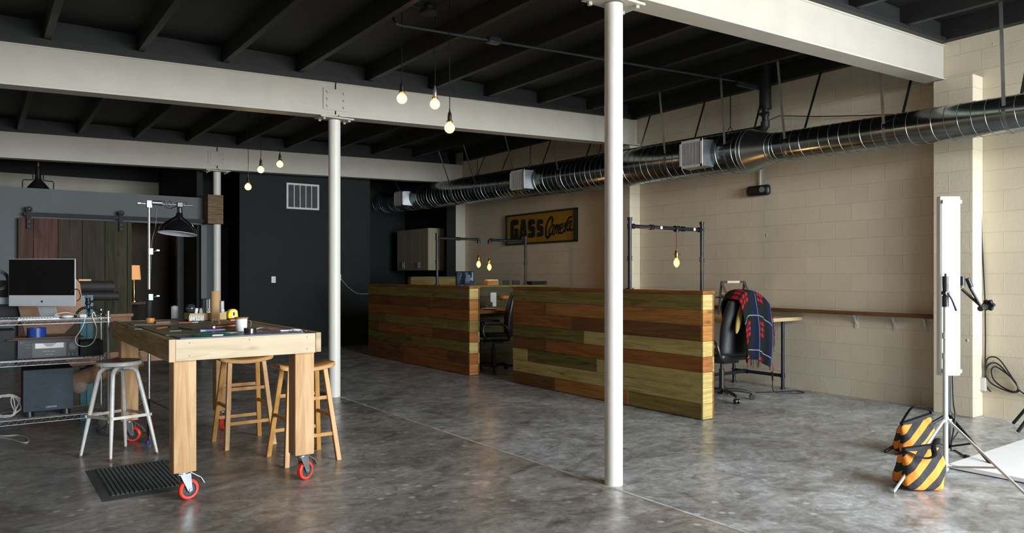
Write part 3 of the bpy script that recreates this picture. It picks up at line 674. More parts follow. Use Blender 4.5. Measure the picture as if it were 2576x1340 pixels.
def script(name, strokes, w=.021):
    m = MB()
    for st in strokes:
        P = [sp_(*zz(*p), .033) for p in st]
        # smooth the stroke
        Q = []
        for i in range(len(P)-1):
            p0 = P[max(i-1, 0)]; p1 = P[i]; p2 = P[i+1]; p3 = P[min(i+2, len(P)-1)]
            for k in range(5):
                u = k/5; Q.append(.5*((2*p1)+(p2-p0)*u+(2*p0-5*p1+4*p2-p3)*u*u+(3*p1-p0-3*p2+p3)*u**3))
        Q.append(P[-1])
        for q1, q2 in zip(Q, Q[1:]):
            if (q2-q1).length > 1e-4: m.cyl(q1, q2, w, n=6)
        for q in Q: m.sph(q, w, 6)
    for v in m.bm.verts: v.co.x = wallX(v.co.y)-.031-(.004 if v.co.x < wallX(v.co.y)-.033 else 0)
    m.build(name, ink, t, True, smooth=False)
script('script_letter_c', [[(1278,590),(1292,510),(1270,452),(1215,490),(1160,600),(1130,730),(1132,870),(1160,948),(1205,915),(1245,860)]], .020)
script('script_letter_a', [[(1312,640),(1262,660),(1212,770),(1205,860),(1240,885),(1290,790),(1322,640)],[(1318,660),(1295,790),(1300,868),(1330,868)]], .015)
script('script_letter_m', [[(1362,640),(1338,855)],[(1345,780),(1385,665),(1410,650),(1385,840)],[(1395,770),(1430,665),(1455,650),(1430,800),(1440,845),(1470,835)]], .014)
script('script_letter_e', [[(1480,750),(1530,700),(1535,620),(1500,630),(1474,740),(1480,825),(1520,840),(1565,770)]], .014)
script('script_letter_r', [[(1592,600),(1584,810)],[(1588,720),(1620,620),(1660,530),(1700,470),(1752,450)]], .016)
script('script_letter_a', [[(1742,545),(1680,590),(1642,690),(1645,775),(1690,745),(1745,560)],[(1742,570),(1715,700),(1725,780),(1780,745)]], .015)
# emergency light
p = onW(1913, 480); an = math.atan(.0299)
t = thing('emergency_light', 'black rounded emergency light box high on the block wall', 'emergency light', (p.x, p.y, p.z), -an)
m = MB(); m.box((-.04, 0, 0), (.075, .34, .135)); m.build('housing', M['black'], t, bevel=.03)
m = MB()
m.cyl((-.078, -.085, .005), (-.095, -.085, .005), .036, n=24); m.build('lamp_head', M['alu'], t)
m = MB(); m.cyl((-.078, .115, -.005), (-.092, .115, -.005), .036, n=24); m.build('lamp_head', M['black'], t)
m = MB(); m.bb((-.0795, -.155, -.03), (-.078, -.150, .03)); m.build('indicator_strip', M['alu'], t)
m = MB(); m.box((-.012, 0, .21), (.02, .022, .30)); lab(m.build('wire_cover', M['grille'], t), 'pale vertical wire cover going up to the duct')
# ledge with brackets
p0 = onW(1951, 777); p1y = 3.585
t = thing('wall_ledge', 'narrow dark brown timber ledge on the block wall', 'wall shelf', (wallX(4.5), 4.5, .97))
ledw = wood('dark_stained_board', (.075, .035, .013), (.17, .085, .03), 'Y', .8, .5)
ya_, yb_ = 6.95, 3.62
m = MB(); m.hexa([(wallX(yb_)-.13, yb_, .945), (wallX(yb_)-.001, yb_, .945), (wallX(ya_)-.001, ya_, .945), (wallX(ya_)-.13, ya_, .945)], [(wallX(yb_)-.13, yb_, .985), (wallX(yb_)-.001, yb_, .985), (wallX(ya_)-.001, ya_, .985), (wallX(ya_)-.13, ya_, .985)])
m.build('board', ledw, t, True, bevel=.003)
for px in (2155, 2252, 2330):
    q = onW(px, 800); m = MB(); m.bb((q.x-.008, q.y-.018, .79), (q.x-.001, q.y+.018, .945)); m.bb((q.x-.11, q.y-.012, .939), (q.x-.001, q.y+.012, .945)); m.beamseg((q.x-.06, q.y, .938), (q.x-.006, q.y, .84), .02, .012); m.build('bracket', M['grille'], t, True)
# outlet box + cable at the right
p = onW(2474, 965); 
t = thing('outlet_box', 'cream surface socket box low on the wall beside the nearest block pier', 'socket box', (p.x, p.y, p.z), -an)
m = MB(); m.box((-.03, .0, 0), (.058, .085, .135)); m.build('box', M['cream'], t, bevel=.006)
m = MB(); m.box((-.061, 0, 0), (.004, .07, .115)); m.build('cover_plate', M['grille'], t, bevel=.003)
m = MB(); m.tube([(-.02, .02, .07), (-.012, .03, .5), (-.012, .03, 1.4), (-.012, .03, 2.0)], .006, 8); m.build('thin_conduit', M['grille'], t)
def wp(px, py, off=.02): q = onW(px, py, off); return q
cp = [wp(2468, 345), wp(2467, 420), wp(2468, 500), wp(2470, 600), wp(2474, 680), wp(2478, 760), wp(2479, 850), wp(2478, 930)]
m = MB(); m.tube(cp, .007, 8)
coil = [(2478,930),(2482,905),(2495,897),(2515,905),(2540,940),(2562,975),(2560,985),(2540,985),(2500,968),(2483,950),(2480,930),(2490,914),(2510,915),(2535,940),(2560,972),(2552,985),(2525,975),(2500,955),(2494,930),(2505,922),(2530,938),(2556,962),(2562,978),(2576,990),(2590,996)]
m2 = [wp(x, yv, .03+.01*math.sin(i)) for i, (x, yv) in enumerate(coil)]
def smooth(P, k=5, closed=False):
    P = [Vector(p) for p in P]; Q = []
    n = len(P)
    for i in range(n if closed else n-1):
        if closed: p0, p1, p2, p3 = P[i-1], P[i], P[(i+1)%n], P[(i+2)%n]
        else: p0, p1, p2, p3 = P[max(i-1,0)], P[i], P[i+1], P[min(i+2,n-1)]
        for j in range(k):
            u = j/k; Q.append(.5*((2*p1)+(p2-p0)*u+(2*p0-5*p1+4*p2-p3)*u*u+(3*p1-p0-3*p2+p3)*u**3))
    if not closed: Q.append(P[-1])
    return Q
m.tube(smooth(m2, 4), .007, 8)
tail = smooth([wp(2478, 930), wp(2479, 955), wp(2484, 975), wp(2493, 985)], 4)
m.tube(tail, .006, 8)
tag(m.build('black_cable', M['black']), 'black cable hanging down the block wall with a loose coil at the bottom', 'cable')

# ================================================================== CHARCOAL WALL
def onB(px, py): return onY(px, py, 13.77)
a = onB(720, 463); b = onB(802, 525)
t = thing('return_air_grille', 'white return air grille with five tall bays on the charcoal wall', 'air vent', ((a.x+b.x)/2, 13.77, (a.z+b.z)/2))
w_ = (b.x-a.x)/2; h_ = .245; f = .035
m = MB(); 
for q in ((-w_, -h_+f, -w_+f, h_-f), (w_-f, -h_+f, w_, h_-f), (-w_, -h_, w_, -h_+f), (-w_, h_-f, w_, h_)): m.bb((q[0], -.018, q[1]), (q[2], -.001, q[3]))
m.build('frame', M['grille'], t)
for i in range(1, 5):
    x = -w_+f+(2*w_-2*f)*i/5; m = MB(); m.bb((x-.007, -.016, -h_+f), (x+.007, -.002, h_-f)); m.build('mullion', M['grille'], t)
m = MB()
for i in range(34):
    z = -h_+f+(i+.5)*(2*h_-2*f)/34; m.box((0, -.006, z), (2*w_-2*f, .009, .003), (.6, 0, 0))
m.build('louvres', plain('grey_louvre', (.16, .17, .18), .5), t)
m = MB(); m.bb((-w_+f, -.002, -h_+f), (w_-f, -.0005, h_-f)); m.build('backing', M['blackm'], t)
def plate(px, py, label, nm, cat):
    q = onB(px, py); t = thing(nm, label, cat, (q.x, 13.77, q.z)); m = MB(); m.bb((-.04, -.007, -.06), (.04, -.0005, .06)); m.build('cover_plate', M['white'], t, bevel=.003)
    m = MB(); 
    for z in (-.022, .022): m.bb((-.014, -.010, z-.014), (.014, -.006, z+.014))
    m.build('receptacle', M['grille'], t)
plate(688, 703, 'white double socket plate on the charcoal wall, left of the second column', 'socket_plate', 'socket')
plate(853, 697, 'beige double socket plate half hidden by the second column, with a thin wire', 'socket_plate', 'socket')
q = [onB(856, 700), onB(875, 722), onB(900, 738), onB(930, 738)]
m = MB(); m.tube(smooth([v+Vector((0, -.02, 0)) for v in q], 5), .004, 6); tag(m.build('thin_wire', M['grille']), 'thin grey wire sagging from the half hidden socket across the charcoal wall', 'wire')
# beige cupboards in the back corner
xw = wallX(16.5)
c0 = onX(1077, 573, xw-.47); c1 = onX(999, 573, xw-.47)
t = thing('wall_cupboard', 'beige double wall cupboard with thin bar pulls in the back corner', 'cupboard', (xw-.24, (c0.y+c1.y)/2, 1.50))
cm = plain('almond_laminate', (.36, .31, .22), .5, var=.03)
yc0, yc1 = c0.y, min(c1.y, 16.15); 
m = MB(); m.bb((xw-.45, yc0, 1.50), (xw-.02, yc1, 2.43)); m.build('carcass', cm, t, True)
nd = 4; wd = (yc1-yc0)/nd
for i in range(nd):
    y0 = yc0+i*wd; m = MB(); m.bb((xw-.47, y0+.003, 1.503), (xw-.451, y0+wd-.003, 2.427)); d = m.build('door', cm, t, True, bevel=.002)
    yh = y0+wd-.04 if i % 2 == 0 else y0+.04
    m = MB(); m.cyl((xw-.495, yh, 1.55), (xw-.495, yh, 1.68), .005, n=8); m.cyl((xw-.495, yh, 1.56), (xw-.47, yh, 1.56), .004, n=6); m.cyl((xw-.495, yh, 1.67), (xw-.47, yh, 1.67), .004, n=6); m.build('handle', M['dzinc'], d, True)
# ================================================================== OFFICE CHAIRS, DESKS, BLANKET
M['leather'] = plain('black_leather', (.012, .013, .015), .38, var=.15, bump=.1, bs=260)
def office_chair(label, loc, rz, group=None):
    t = thing('office_chair', label, 'office chair', loc, rz)
    m = MB(); m.lathe([(.06, .05), (.08, .055), (.12, .045), (.13, .04)], n=20)
    for k in range(5):
        a = 2*PI*k/5-.68; u = Vector((math.cos(a), math.sin(a), 0))
        m.tube([u*.03+Vector((0,0,.10)), u*.16+Vector((0,0,.105)), u*.27+Vector((0,0,.09)), u*.33+Vector((0,0,.075))], [.030, .026, .021, .018], 10, flat=.75)
    base = m.build('star_base', M['black'], t)
    for k in range(5):
        a = 2*PI*k/5-.68; u = Vector((math.cos(a), math.sin(a), 0)); v = Vector((-u.y, u.x, 0)); c = u*.335
        m = MB(); 
        for s in (-1, 1): m.cyl(c+v*s*.008+Vector((0,0,.030)), c+v*s*.026+Vector((0,0,.030)), .0295, n=18)
        m.sph(c+Vector((0, 0, .040)), .024, 12, (1, 1, .8)); m.cyl(c+Vector((0,0,.045)), c+Vector((0,0,.085)), .008, n=8); m.build('caster', M['black'], t)
    m = MB(); m.cyl((0, 0, .12), (0, 0, .34), .030, n=18); m.cyl((0, 0, .34), (0, 0, .43), .018, n=14); m.build('gas_lift', M['black'], t)
    m = MB(); m.box((0, 0, .44), (.24, .28, .05)); m.cyl((.10, .02, .445), (.26, .02, .445), .006, n=8); m.build('tilt_mechanism', M['black'], t, bevel=.01)
    m = MB(); m.box((0, .02, .50), (.52, .50, .10)); o = m.build('seat', M['leather'], t, bevel=.04)
    def back(u, v):   # padded back shell
        z = .50+.66*v; wd = .25*(1-.18*max(0, v-.55)/.45)*(1 if v < .97 else .92); an = 2*PI*u
        cx = math.copysign(abs(math.cos(an))**.55, math.cos(an)); sy = math.copysign(abs(math.sin(an))**.8, math.sin(an))
        th = .055*(1-.5*abs(v-.5)**2*2)*(.75 if v > .95 else 1)
        yb = -.24-.10*v+.05*(cx**2)*1.0+.03*math.sin(v*PI)
        return Vector((wd*cx, yb+th*sy, z))
    m = MB(); m.grid(back, 28, 14, closeu=True)
    m.bm.verts.ensure_lookup_table(); nv = 14
    m.bm.faces.new([m.bm.verts[i*nv] for i in range(28)]); m.bm.faces.new([m.bm.verts[i*nv+nv-1] for i in range(28)])
    m.build('backrest', M['leather'], t, sub=1)
    for s in (-1, 1):
        m = MB(); m.tube(smooth([(s*.20, .12, .45), (s*.29, .14, .50), (s*.30, .17, .62), (s*.29, .12, .70), (s*.29, -.08, .70), (s*.29, -.18, .64), (s*.26, -.20, .52), (s*.20, -.16, .46)], 4), .017, 10)
        m.box((s*.29, .02, .72), (.055, .27, .03)); m.build('armrest', M['black'], t, bevel=.006)
    return t
office_chair('black leather office chair under the plaid blanket, right of the long counter wall', (6.82, 5.36, 0), -.05)
office_chair('black leather office chair in the gap between the two plank counter walls', (6.09, 8.84, 0), math.radians(60))
# blanket: hangs over the back of the chair
def plaid():
    m, nt, b = _new('plaid_wool')
    uv = _N(nt, 'ShaderNodeTexCoord'); sp = _N(nt, 'ShaderNodeSeparateXYZ'); nt.links.new(uv.outputs['UV'], sp.inputs[0])
    def fr(src, k, off=0):
        a = _N(nt, 'ShaderNodeMath', operation='MULTIPLY_ADD'); a.inputs[1].default_value = k; a.inputs[2].default_value = off; nt.links.new(src, a.inputs[0])
        f = _N(nt, 'ShaderNodeMath', operation='FRACT'); nt.links.new(a.outputs[0], f.inputs[0]); return f.outputs[0]
    def cmp(src, c, e):
        a = _N(nt, 'ShaderNodeMath', operation='COMPARE'); a.inputs[1].default_value = c; a.inputs[2].default_value = e; nt.links.new(src, a.inputs[0]); return a.outputs[0]
    def op(o, x, y): a = _N(nt, 'ShaderNodeMath', operation=o); nt.links.new(x, a.inputs[0]); nt.links.new(y, a.inputs[1]); return a.outputs[0]
    def mix(base, mask, col, k=1):
        mx = _N(nt, 'ShaderNodeMix', data_type='RGBA')
        if k != 1: q = _N(nt, 'ShaderNodeMath', operation='MULTIPLY'); q.inputs[1].default_value = k; nt.links.new(mask, q.inputs[0]); mask = q.outputs[0]
        nt.links.new(mask, mx.inputs[0]); nt.links.new(base, mx.inputs[6]) if base else None
        mx.inputs[7].default_value = (*col, 1); return mx.outputs[2]
    U = fr(sp.outputs[0], 1.9, .1); V = fr(sp.outputs[1], 3.0, .25)
    rg = _N(nt, 'ShaderNodeRGB'); rg.outputs[0].default_value = (.009, .011, .010, 1); c = rg.outputs[0]
    c = mix(c, cmp(U, .80, .07), (.008, .012, .038), .9); c = mix(c, cmp(V, .80, .05), (.008, .011, .030), .5)
    ru = op('MAXIMUM', op('MAXIMUM', cmp(U, .14, .045), cmp(U, .30, .045)), cmp(U, .46, .045)); rv = op('MAXIMUM', op('MAXIMUM', cmp(V, .18, .045), cmp(V, .34, .045)), cmp(V, .50, .045))
    rus = cmp(U, .30, .24); rvs = cmp(V, .34, .24)
    c = mix(c, op('MULTIPLY', ru, rvs), (.10, .008, .012), .6); c = mix(c, op('MULTIPLY', rv, rus), (.10, .008, .012), .6)
    c = mix(c, op('MULTIPLY', ru, rv), (.36, .012, .02), 1)
    c = mix(c, cmp(V, .97, .012), (.26, .27, .36), .9); c = mix(c, cmp(U, .965, .018), (.025, .040, .15), 1); c = mix(c, op('MULTIPLY', cmp(U, .965, .010), cmp(fr(sp.outputs[1], 60), .5, .25)), (.26, .26, .36), .8)
    nt.links.new(c, b.inputs['Base Color']); b.inputs['Roughness'].default_value = .95; b.inputs['Specular IOR Level'].default_value = .15
    no = _N(nt, 'ShaderNodeTexNoise'); no.inputs['Scale'].default_value = 300; nt.links.new(uv.outputs['Object'], no.inputs['Vector'])
    bp = _N(nt, 'ShaderNodeBump'); bp.inputs['Strength'].default_value = .5; bp.inputs['Distance'].default_value = .003; nt.links.new(no.outputs[0], bp.inputs['Height']); nt.links.new(bp.outputs[0], b.inputs['Normal'])
    return m
M['plaid'] = plaid()
bt = thing('plaid_blanket', 'red, navy and black plaid wool blanket with fringe over the office chair back', 'blanket', (6.98, 4.96, 1.14))
def blk(u, v):      # u across (X), v: 0 front side bottom -> over the top -> 1 back side bottom
    x = 6.60+.53*u+.0*v; fold = .016*math.sin(u*13+v*2)+.008*math.sin(u*29+1)
    top = 1.205-.14*max(0, (u-.35)/.65)**2.2-.10*max(0, (.25-u)/.25)**2
    if v < .22: s = v/.22; z = top-.30*(1-s)**1.0*.9; yy = 5.19+fold*.5-.02*(1-s)
    elif v < .36:
        s = (v-.22)/.14; a = PI*s; z = top+.0+.035*math.sin(a); yy = 5.07+.12*math.cos(a)
    else:
        s = (v-.36)/.64; z = top-(.72-.14*(u < .0)-.10*max(0, .3-u))*s; yy = 4.95-.05*math.sin(s*PI)*.6-fold*(.5+s)+.0*s-.02*s
        x += (-.015+.05*(u-.4))*s*.2+.07*s*(1-u)*.9-.04*s*u
    return Vector((x, yy, z))
m = MB(); m.grid(blk, 44, 60); m.build('blanket_cloth', M['plaid'], bt, True, solid=.006, sub=0)
frm = plain('dark_wool_fringe', (.05, .012, .018), .95); 
m = MB()
for i in range(26):
    u = i/25; p = blk(u, 1); q = p+Vector((random.uniform(-.012, .012), random.uniform(-.008, .008), -random.uniform(.05, .085)))
    if 5 < i < 16: m.tube([p+Vector((0, 0, .01)), (p+q)/2+Vector((random.uniform(-.006, .006), 0, 0)), q], .003, 5)
m.build('bottom_fringe', frm, bt, True); m = MB()
for i in range(22):
    v = .44+.5*i/21*.62; p = blk(1, v); q = p+Vector((random.uniform(.02, .045), random.uniform(-.01, .01), -random.uniform(.05, .08)))
    m.tube([p-Vector((.01, 0, 0)), p+Vector((.02, 0, -.01)), q], .003, 5)
m.build('side_fringe', frm, bt, True)
cu = thing('striped_cushion', 'yellow and navy striped cushion edge showing inside the leather chair', 'cushion', (6.68, 5.15, .80))
m = MB(); m.sph((6.655, 5.00, .93), .18, 16, (.20, .16, .95), rot=(0, .30, 0)); m.build('cushion_body', wood('mustard_stripes', (.35, .24, .05), (.55, .42, .12), 'Z', 3, .9, knots=False), cu, True)
# desk by the wall
dk = thing('pipe_desk', 'pale timber desk on black pipe legs against the block wall', 'desk', (7.6, 5.8, 0))
m = MB(); m.hexa([(7.02, 5.22, .845), (wallX(5.22)-.004, 5.22, .845), (wallX(6.3)-.004, 6.3, .845), (7.02, 6.3, .845)], [(7.02, 5.22, .888), (wallX(5.22)-.004, 5.22, .888), (wallX(6.3)-.004, 6.3, .888), (7.02, 6.3, .888)])
m.build('desk_top', wood('pale_desk_board', (.40, .27, .15), (.56, .41, .25), 'X', .8), dk, True, bevel=.003)
for (x, y_) in ((8.01, 5.38), (8.01, 6.10), (7.12, 6.10)):
    m = MB(); m.cyl((x, y_, .003), (x, y_, .845), .021, n=14); m.cyl((x, y_, 0), (x, y_, .02), .030, n=14); fit(m, (x, y_, .165), (0, 0, 1)); m.cyl((x, y_, .835), (x, y_, .845), .045, n=18); m.build('leg', M['pipe'], dk, True)
m = MB(); m.cyl((8.01, 5.38, .165), (8.01, 6.10, .165), .021, n=14); fit(m, (8.01, 5.92, .165), (0, 1, 0)); m.cyl((8.01, 5.92, .165), (7.12, 5.92, .165), .021, n=14); m.cyl((7.12, 5.92, .165), (7.12, 6.10, .165), .021, n=14); m.build('rail', M['pipe'], dk, True)
# rack with handle on the desk
rk = thing('folding_rack', 'dark timber folding rack with a handle and papers, standing on the pale desk', 'rack', (7.35, 5.9, .888))
dw = plain('dark_rack_timber', (.045, .032, .022), .6)
zt_ = 1.31; xa, xb_ = onY(1815, 710, 5.9).x, onY(1872, 710, 5.9).x
m = MB(); m.beamseg((xa, 5.9, zt_), (xb_, 5.9, zt_), .02, .025); m.build('handle_bar', dw, rk, True)
m = MB(); m.cyl((xa+.10, 5.9, zt_), (xb_-.11, 5.9, zt_), .017, n=14); m.build('handle_wrap', plain('pale_leather_wrap', (.62, .47, .38), .6), rk, True)
for yo in (-.12, .12):
    for xx in (xa, xb_): m = MB(); m.beamseg((xx, 5.9, zt_), (xx+.095, 5.9+yo, .905), .02, .028); m.build('side_leg', dw, rk, True)
m = MB(); m.bb((xa+.03, 5.78, 1.11), (xb_+.06, 6.02, 1.125)); m.build('shelf', dw, rk, True)
for k in range(5):
    m = MB(); m.box((xa+.20, 5.9, 1.132+k*.009), (.24-.01*k, .20, .007), (0, 0, .1*k-.2)); m.build('paper', plain('paper_%d' % k, [(.5, .42, .32), (.7, .66, .6), (.35, .3, .25), (.62, .5, .4), (.7, .68, .62)][k], .8), rk, True)
pc_ = smooth([(7.62, 5.62, .84), (7.70, 5.45, .55), (7.78, 5.36, .30), (7.72, 5.33, .24)], 5)
m = MB(); m.tube(pc_, .005, 8); pc = thing('red_power_cord', 'red cord with a black plug hanging below the pale desk', 'cord', (7.72, 5.33, 0)); m.build('cord', plain('red_cord', (.28, .02, .02), .5), pc, True)
m = MB(); m.cyl((7.72, 5.33, .235), (7.66, 5.28, .15), .014, .009, n=12); m.build('plug', M['black'], pc, True)
m = MB(); m.tube(smooth([(7.66, 5.28, .15), (7.60, 5.22, .03), (7.75, 5.12, .006), (7.95, 5.05, .006), (8.0, 5.2, .006), (7.8, 5.25, .006), (7.5, 5.4, .006)], 5), .005, 8); m.build('floor_cord', M['black'], pc, True)
# back desk and the things behind the far counter wall
d2_ = thing('low_desk', 'timber desk seen through the gap, before the olive divider', 'desk', (6.8, 9.3, 0))
m = MB(); m.bb((5.9, 9.0, .83), (7.9, 9.64, .87)); m.build('desk_top', PL[0][1], d2_, True, bevel=.003)
for x in (6.0, 7.8):
    for y_ in (9.08, 9.58):
        m = MB(); m.cyl((x, y_, 0), (x, y_, .83), .021, n=12); m.build('leg', M['pipe'], d2_, True)
q = atd(1229, 770, 11.0)
pt = thing('paper_plates', 'white tray with glasses on the desk inside the gap', 'tray', (6.45, 9.30, .87))
qx = onY(1232, 775, 9.3).x
m = MB(); m.lathe([(.0, .02), (.004, .10), (.016, .13), (.018, .13), (.008, .09), (.006, .001)], (qx, 9.3, .871), n=28); m.build('tray_dish', M['grille'], pt, True)
m = MB(); 
for dx in (-.05, .04): m.tube([(qx+dx+.02*math.cos(a*PI/8), 9.3, .92+.02*math.sin(a*PI/8)) for a in range(16)], .002, 5, closed=True)
m.build('wire_glasses', M['grille'], pt, True)
wxx = onY(1241, 750, 9.64).x
m = MB(); m.bb((wxx-.06, 9.63, .97), (wxx+.05, 9.655, 1.12)); m.bb((wxx-.02, 9.63, .90), (wxx+.05, 9.655, .97)); tag(m.build('white_card', M['grille']), 'small white card fixed to the olive divider above the tray', 'card')
wxx = onY(1266, 732, 9.6).x
m = MB(); m.bb((wxx-.06, 9.52, 1.02), (wxx+.07, 9.66, 1.07)); tag(m.build('wooden_shelf_box', PL[1][1]), 'small amber wooden box on the olive divider behind the office chair', 'box')
def onDiv(px, py): return onY(px, py, 9.72)
def topbox(name, mat, pxl, pxr, pyt, label, cat, dy=.05, zb=1.236, tilt=0, top=None):
    a = onDiv(pxl, pyt); b = onDiv(pxr, pyt); t = thing(name, label, cat, ((a.x+b.x)/2, 9.72, zb))
    m = MB(); m.box((0, 0, (a.z-zb)/2), (b.x-a.x, dy*2, a.z-zb), (tilt, 0, 0)); m.build('body', mat, t, bevel=.003)
    if top: m = MB(); m.box((0, 0, a.z-zb+.006), (b.x-a.x-.02, dy*2-.01, .012)); m.build('lid', top, t, bevel=.002)
    return t
topbox('card_box', PL[1][1], 1222, 1250, 705, 'small wooden box with a white lid on top of the olive divider', 'box', top=M['white'])
topbox('photo_frame', M['blackm'], 1266, 1281, 705, 'dark small photo frame standing on the olive divider, left one of two', 'photo frame', .01, 1.240, -.15)
topbox('photo_frame', M['blackm'], 1289, 1307, 705, 'dark small photo frame standing on the olive divider, right one of two', 'photo frame', .01, 1.240, -.15)
rt = topbox('router', M['black'], 1332, 1368, 707, 'flat black network box on the divider right of the lamp post', 'router', .08)
# monitor
q = onY(1169, 697, 10.9); t = thing('computer_monitor', 'lit computer monitor showing dark photo thumbnails behind the far counter wall', 'monitor', (q.x, 10.9, 1.05))
hw = .175; zt_ = onY(1169, 682, 10.9).z-1.05
m = MB(); m.bb((-hw, -.02, .02), (hw, .02, zt_)); m.build('housing', M['black'], t, bevel=.006)
def scr():
    m, nt, b = _new('monitor_picture')
    tc = _N(nt, 'ShaderNodeTexCoord'); mp = _N(nt, 'ShaderNodeMapping'); mp.inputs['Scale'].default_value = (9, 1, 6); nt.links.new(tc.outputs['Object'], mp.inputs[0])
    vo = _N(nt, 'ShaderNodeTexVoronoi', distance='CHEBYCHEV'); vo.inputs['Scale'].default_value = 1.4; vo.inputs['Randomness'].default_value = .7; nt.links.new(mp.outputs[0], vo.inputs['Vector'])
    c = ramp(nt, vo.outputs['Color'], [(.35, (.004, .008, .012)), (.5, (.05, .09, .16)), (.62, (.006, .008, .012)), (.85, (.22, .34, .5))])
    b.inputs['Base Color'].default_value = (.01, .01, .01, 1); b.inputs['Roughness'].default_value = .2
    nt.links.new(c, b.inputs['Emission Color']); b.inputs['Emission Strength'].default_value = .55; return m
m = MB(); m.bb((-hw+.014, -.0225, .04), (hw-.014, -.0205, zt_-.015)); m.build('screen', scr(), t)
m = MB(); m.bb((-.04, .0, -.12), (.04, .02, .1)); m.bb((-.12, -.08, -.16), (.12, .1, -.148)); m.build('stand', M['alu'], t)
d3 = thing('low_desk', 'timber desk hidden behind the far counter wall, under the lit monitor', 'desk', (6.8, 10.9, 0))
m = MB(); m.bb((5.8, 10.5, .85), (7.9, 11.2, .889)); m.build('desk_top', PL[0][1], d3, True)
for x in (5.9, 7.8):
    for y_ in (10.6, 11.1): m = MB(); m.cyl((x, y_, 0), (x, y_, .85), .021, n=12); m.build('leg', M['pipe'], d3, True)

# ================================================================== LIGHT STANDS AND SANDBAGS (right)
tube_em = plain('lit_fluorescent_diffuser', (.80, .82, .84), .4, var=.01, emis=(.92, .97, 1.0), es=.55)
cx, cy = 5.42, 2.37
ls = thing('light_stand', 'silver lamp tripod carrying the tall white fluorescent fixture', 'light stand', (cx, cy, 0))
silver = plain('pale_painted_tube', (.58, .62, .60), .4, .2, var=.04)
m = MB(); m.cyl((cx, cy, .05), (cx, cy, .84), .0165, n=16); m.cyl((cx, cy, .84), (cx, cy, 1.32), .0135, n=14); m.build('tube', silver, ls, True)
for z in (.08, .40, .84, .98):
    m = MB(); m.cyl((cx, cy, z-.02), (cx, cy, z+.02), .021, n=16); m.cyl((cx, cy, z), (cx+.035, cy-.025, z), .006, n=8); m.build('collar', silver, ls, True)
f1 = gnd(2248, 1240); f2 = gnd(2596, 1262); f3 = Vector((5.95, 2.62, 0))
hub = Vector((cx, cy, .40)); low = Vector((cx, cy, .08))
for f in (f1, f2, f3):
    f = Vector((f.x, f.y, .009)); dr_ = (Vector((f.x, f.y, 0))-Vector((cx, cy, 0))).normalized()
    m = MB(); m.beamseg(hub+dr_*.02, f, .009, .016); g = m.build('leg', silver, ls, True)
    md = hub.lerp(f, .62); m = MB(); m.beamseg(low+dr_*.02, md, .005, .013); m.build('brace', silver, g, True)
# fluorescent fixture
t = thing('fluorescent_fixture', 'tall narrow white fluorescent light fixture mounted upright', 'light fixture', (cx, cy, .70))
fx = Vector((cx, cy, 0)); rt_ = Vector((.809, -.588, 0)); fw = Vector((.588, .809, 0))
def L2(r_, f_, z): v = fx+rt_*r_+fw*f_; return Vector((v.x, v.y, z))
def obox(m, r0, r1, f0, f1_, z0, z1, mi=None):
    m.hexa([L2(r0, f0, z0), L2(r1, f0, z0), L2(r1, f1_, z0), L2(r0, f1_, z0)], [L2(r0, f0, z1), L2(r1, f0, z1), L2(r1, f1_, z1), L2(r0, f1_, z1)], mi)
fr0, fr1 = -.022, .120
zt1, zb1 = 1.945, .70
wfx = plain('white_enamel', (.80, .80, .80), .35, var=.01)
m = MB(); obox(m, fr0, fr1, .025, .075, zb1, zt1); m.build('fixture_pan', wfx, t, True, bevel=.008)
m = MB(); obox(m, fr0+.010, fr1-.010, .012, .027, zb1+.05, zt1-.02); df = m.build('diffuser', tube_em, t, True, bevel=.006)
for r_ in (.018, .075):
    m = MB(); m.cyl(L2(r_+.005, .017, zb1+.06), L2(r_+.005, .017, zt1-.06), .013, n=16); m.build('tube_lamp', plain('tube_glass_%d' % int(r_*1000), (.8, .82, .84), .25, emis=(.95, .98, 1), es=.8), t, True)
for z in (zb1+.035, zt1-.04):
    m = MB(); obox(m, fr0+.004, fr1-.004, .0, .026, z-.012, z+.012); m.build('end_bracket', M['grille'], t, True, bevel=.003)
# clamp on the stand
t = thing('grip_clamp', 'black clamp with a lever at the top of the silver tripod', 'clamp', (cx, cy, 1.27))
m = MB(); m.cyl((cx, cy, 1.335), (cx, cy, 1.39), .02, n=18); m.cyl((cx, cy, 1.39), (cx, cy, 1.41), .007, n=10); m.build('clamp_body', M['black'], t, True)
m = MB(); m.cyl((cx, cy, 1.18), (cx, cy, 1.255), .021, n=18); m.cyl((cx, cy, 1.255), (cx, cy, 1.335), .016, .02, n=18); m.cyl(L2(0, -.03, 1.275), L2(0, .02, 1.275), .018, n=16); m.build('clamp_jaw', M['black'], t, True)
m = MB(); m.tube([L2(.0, -.03, 1.275), L2(.025, -.035, 1.23), L2(.055, -.035, 1.155)], [.008, .007, .009], 10); m.build('lever', M['black'], t, True)
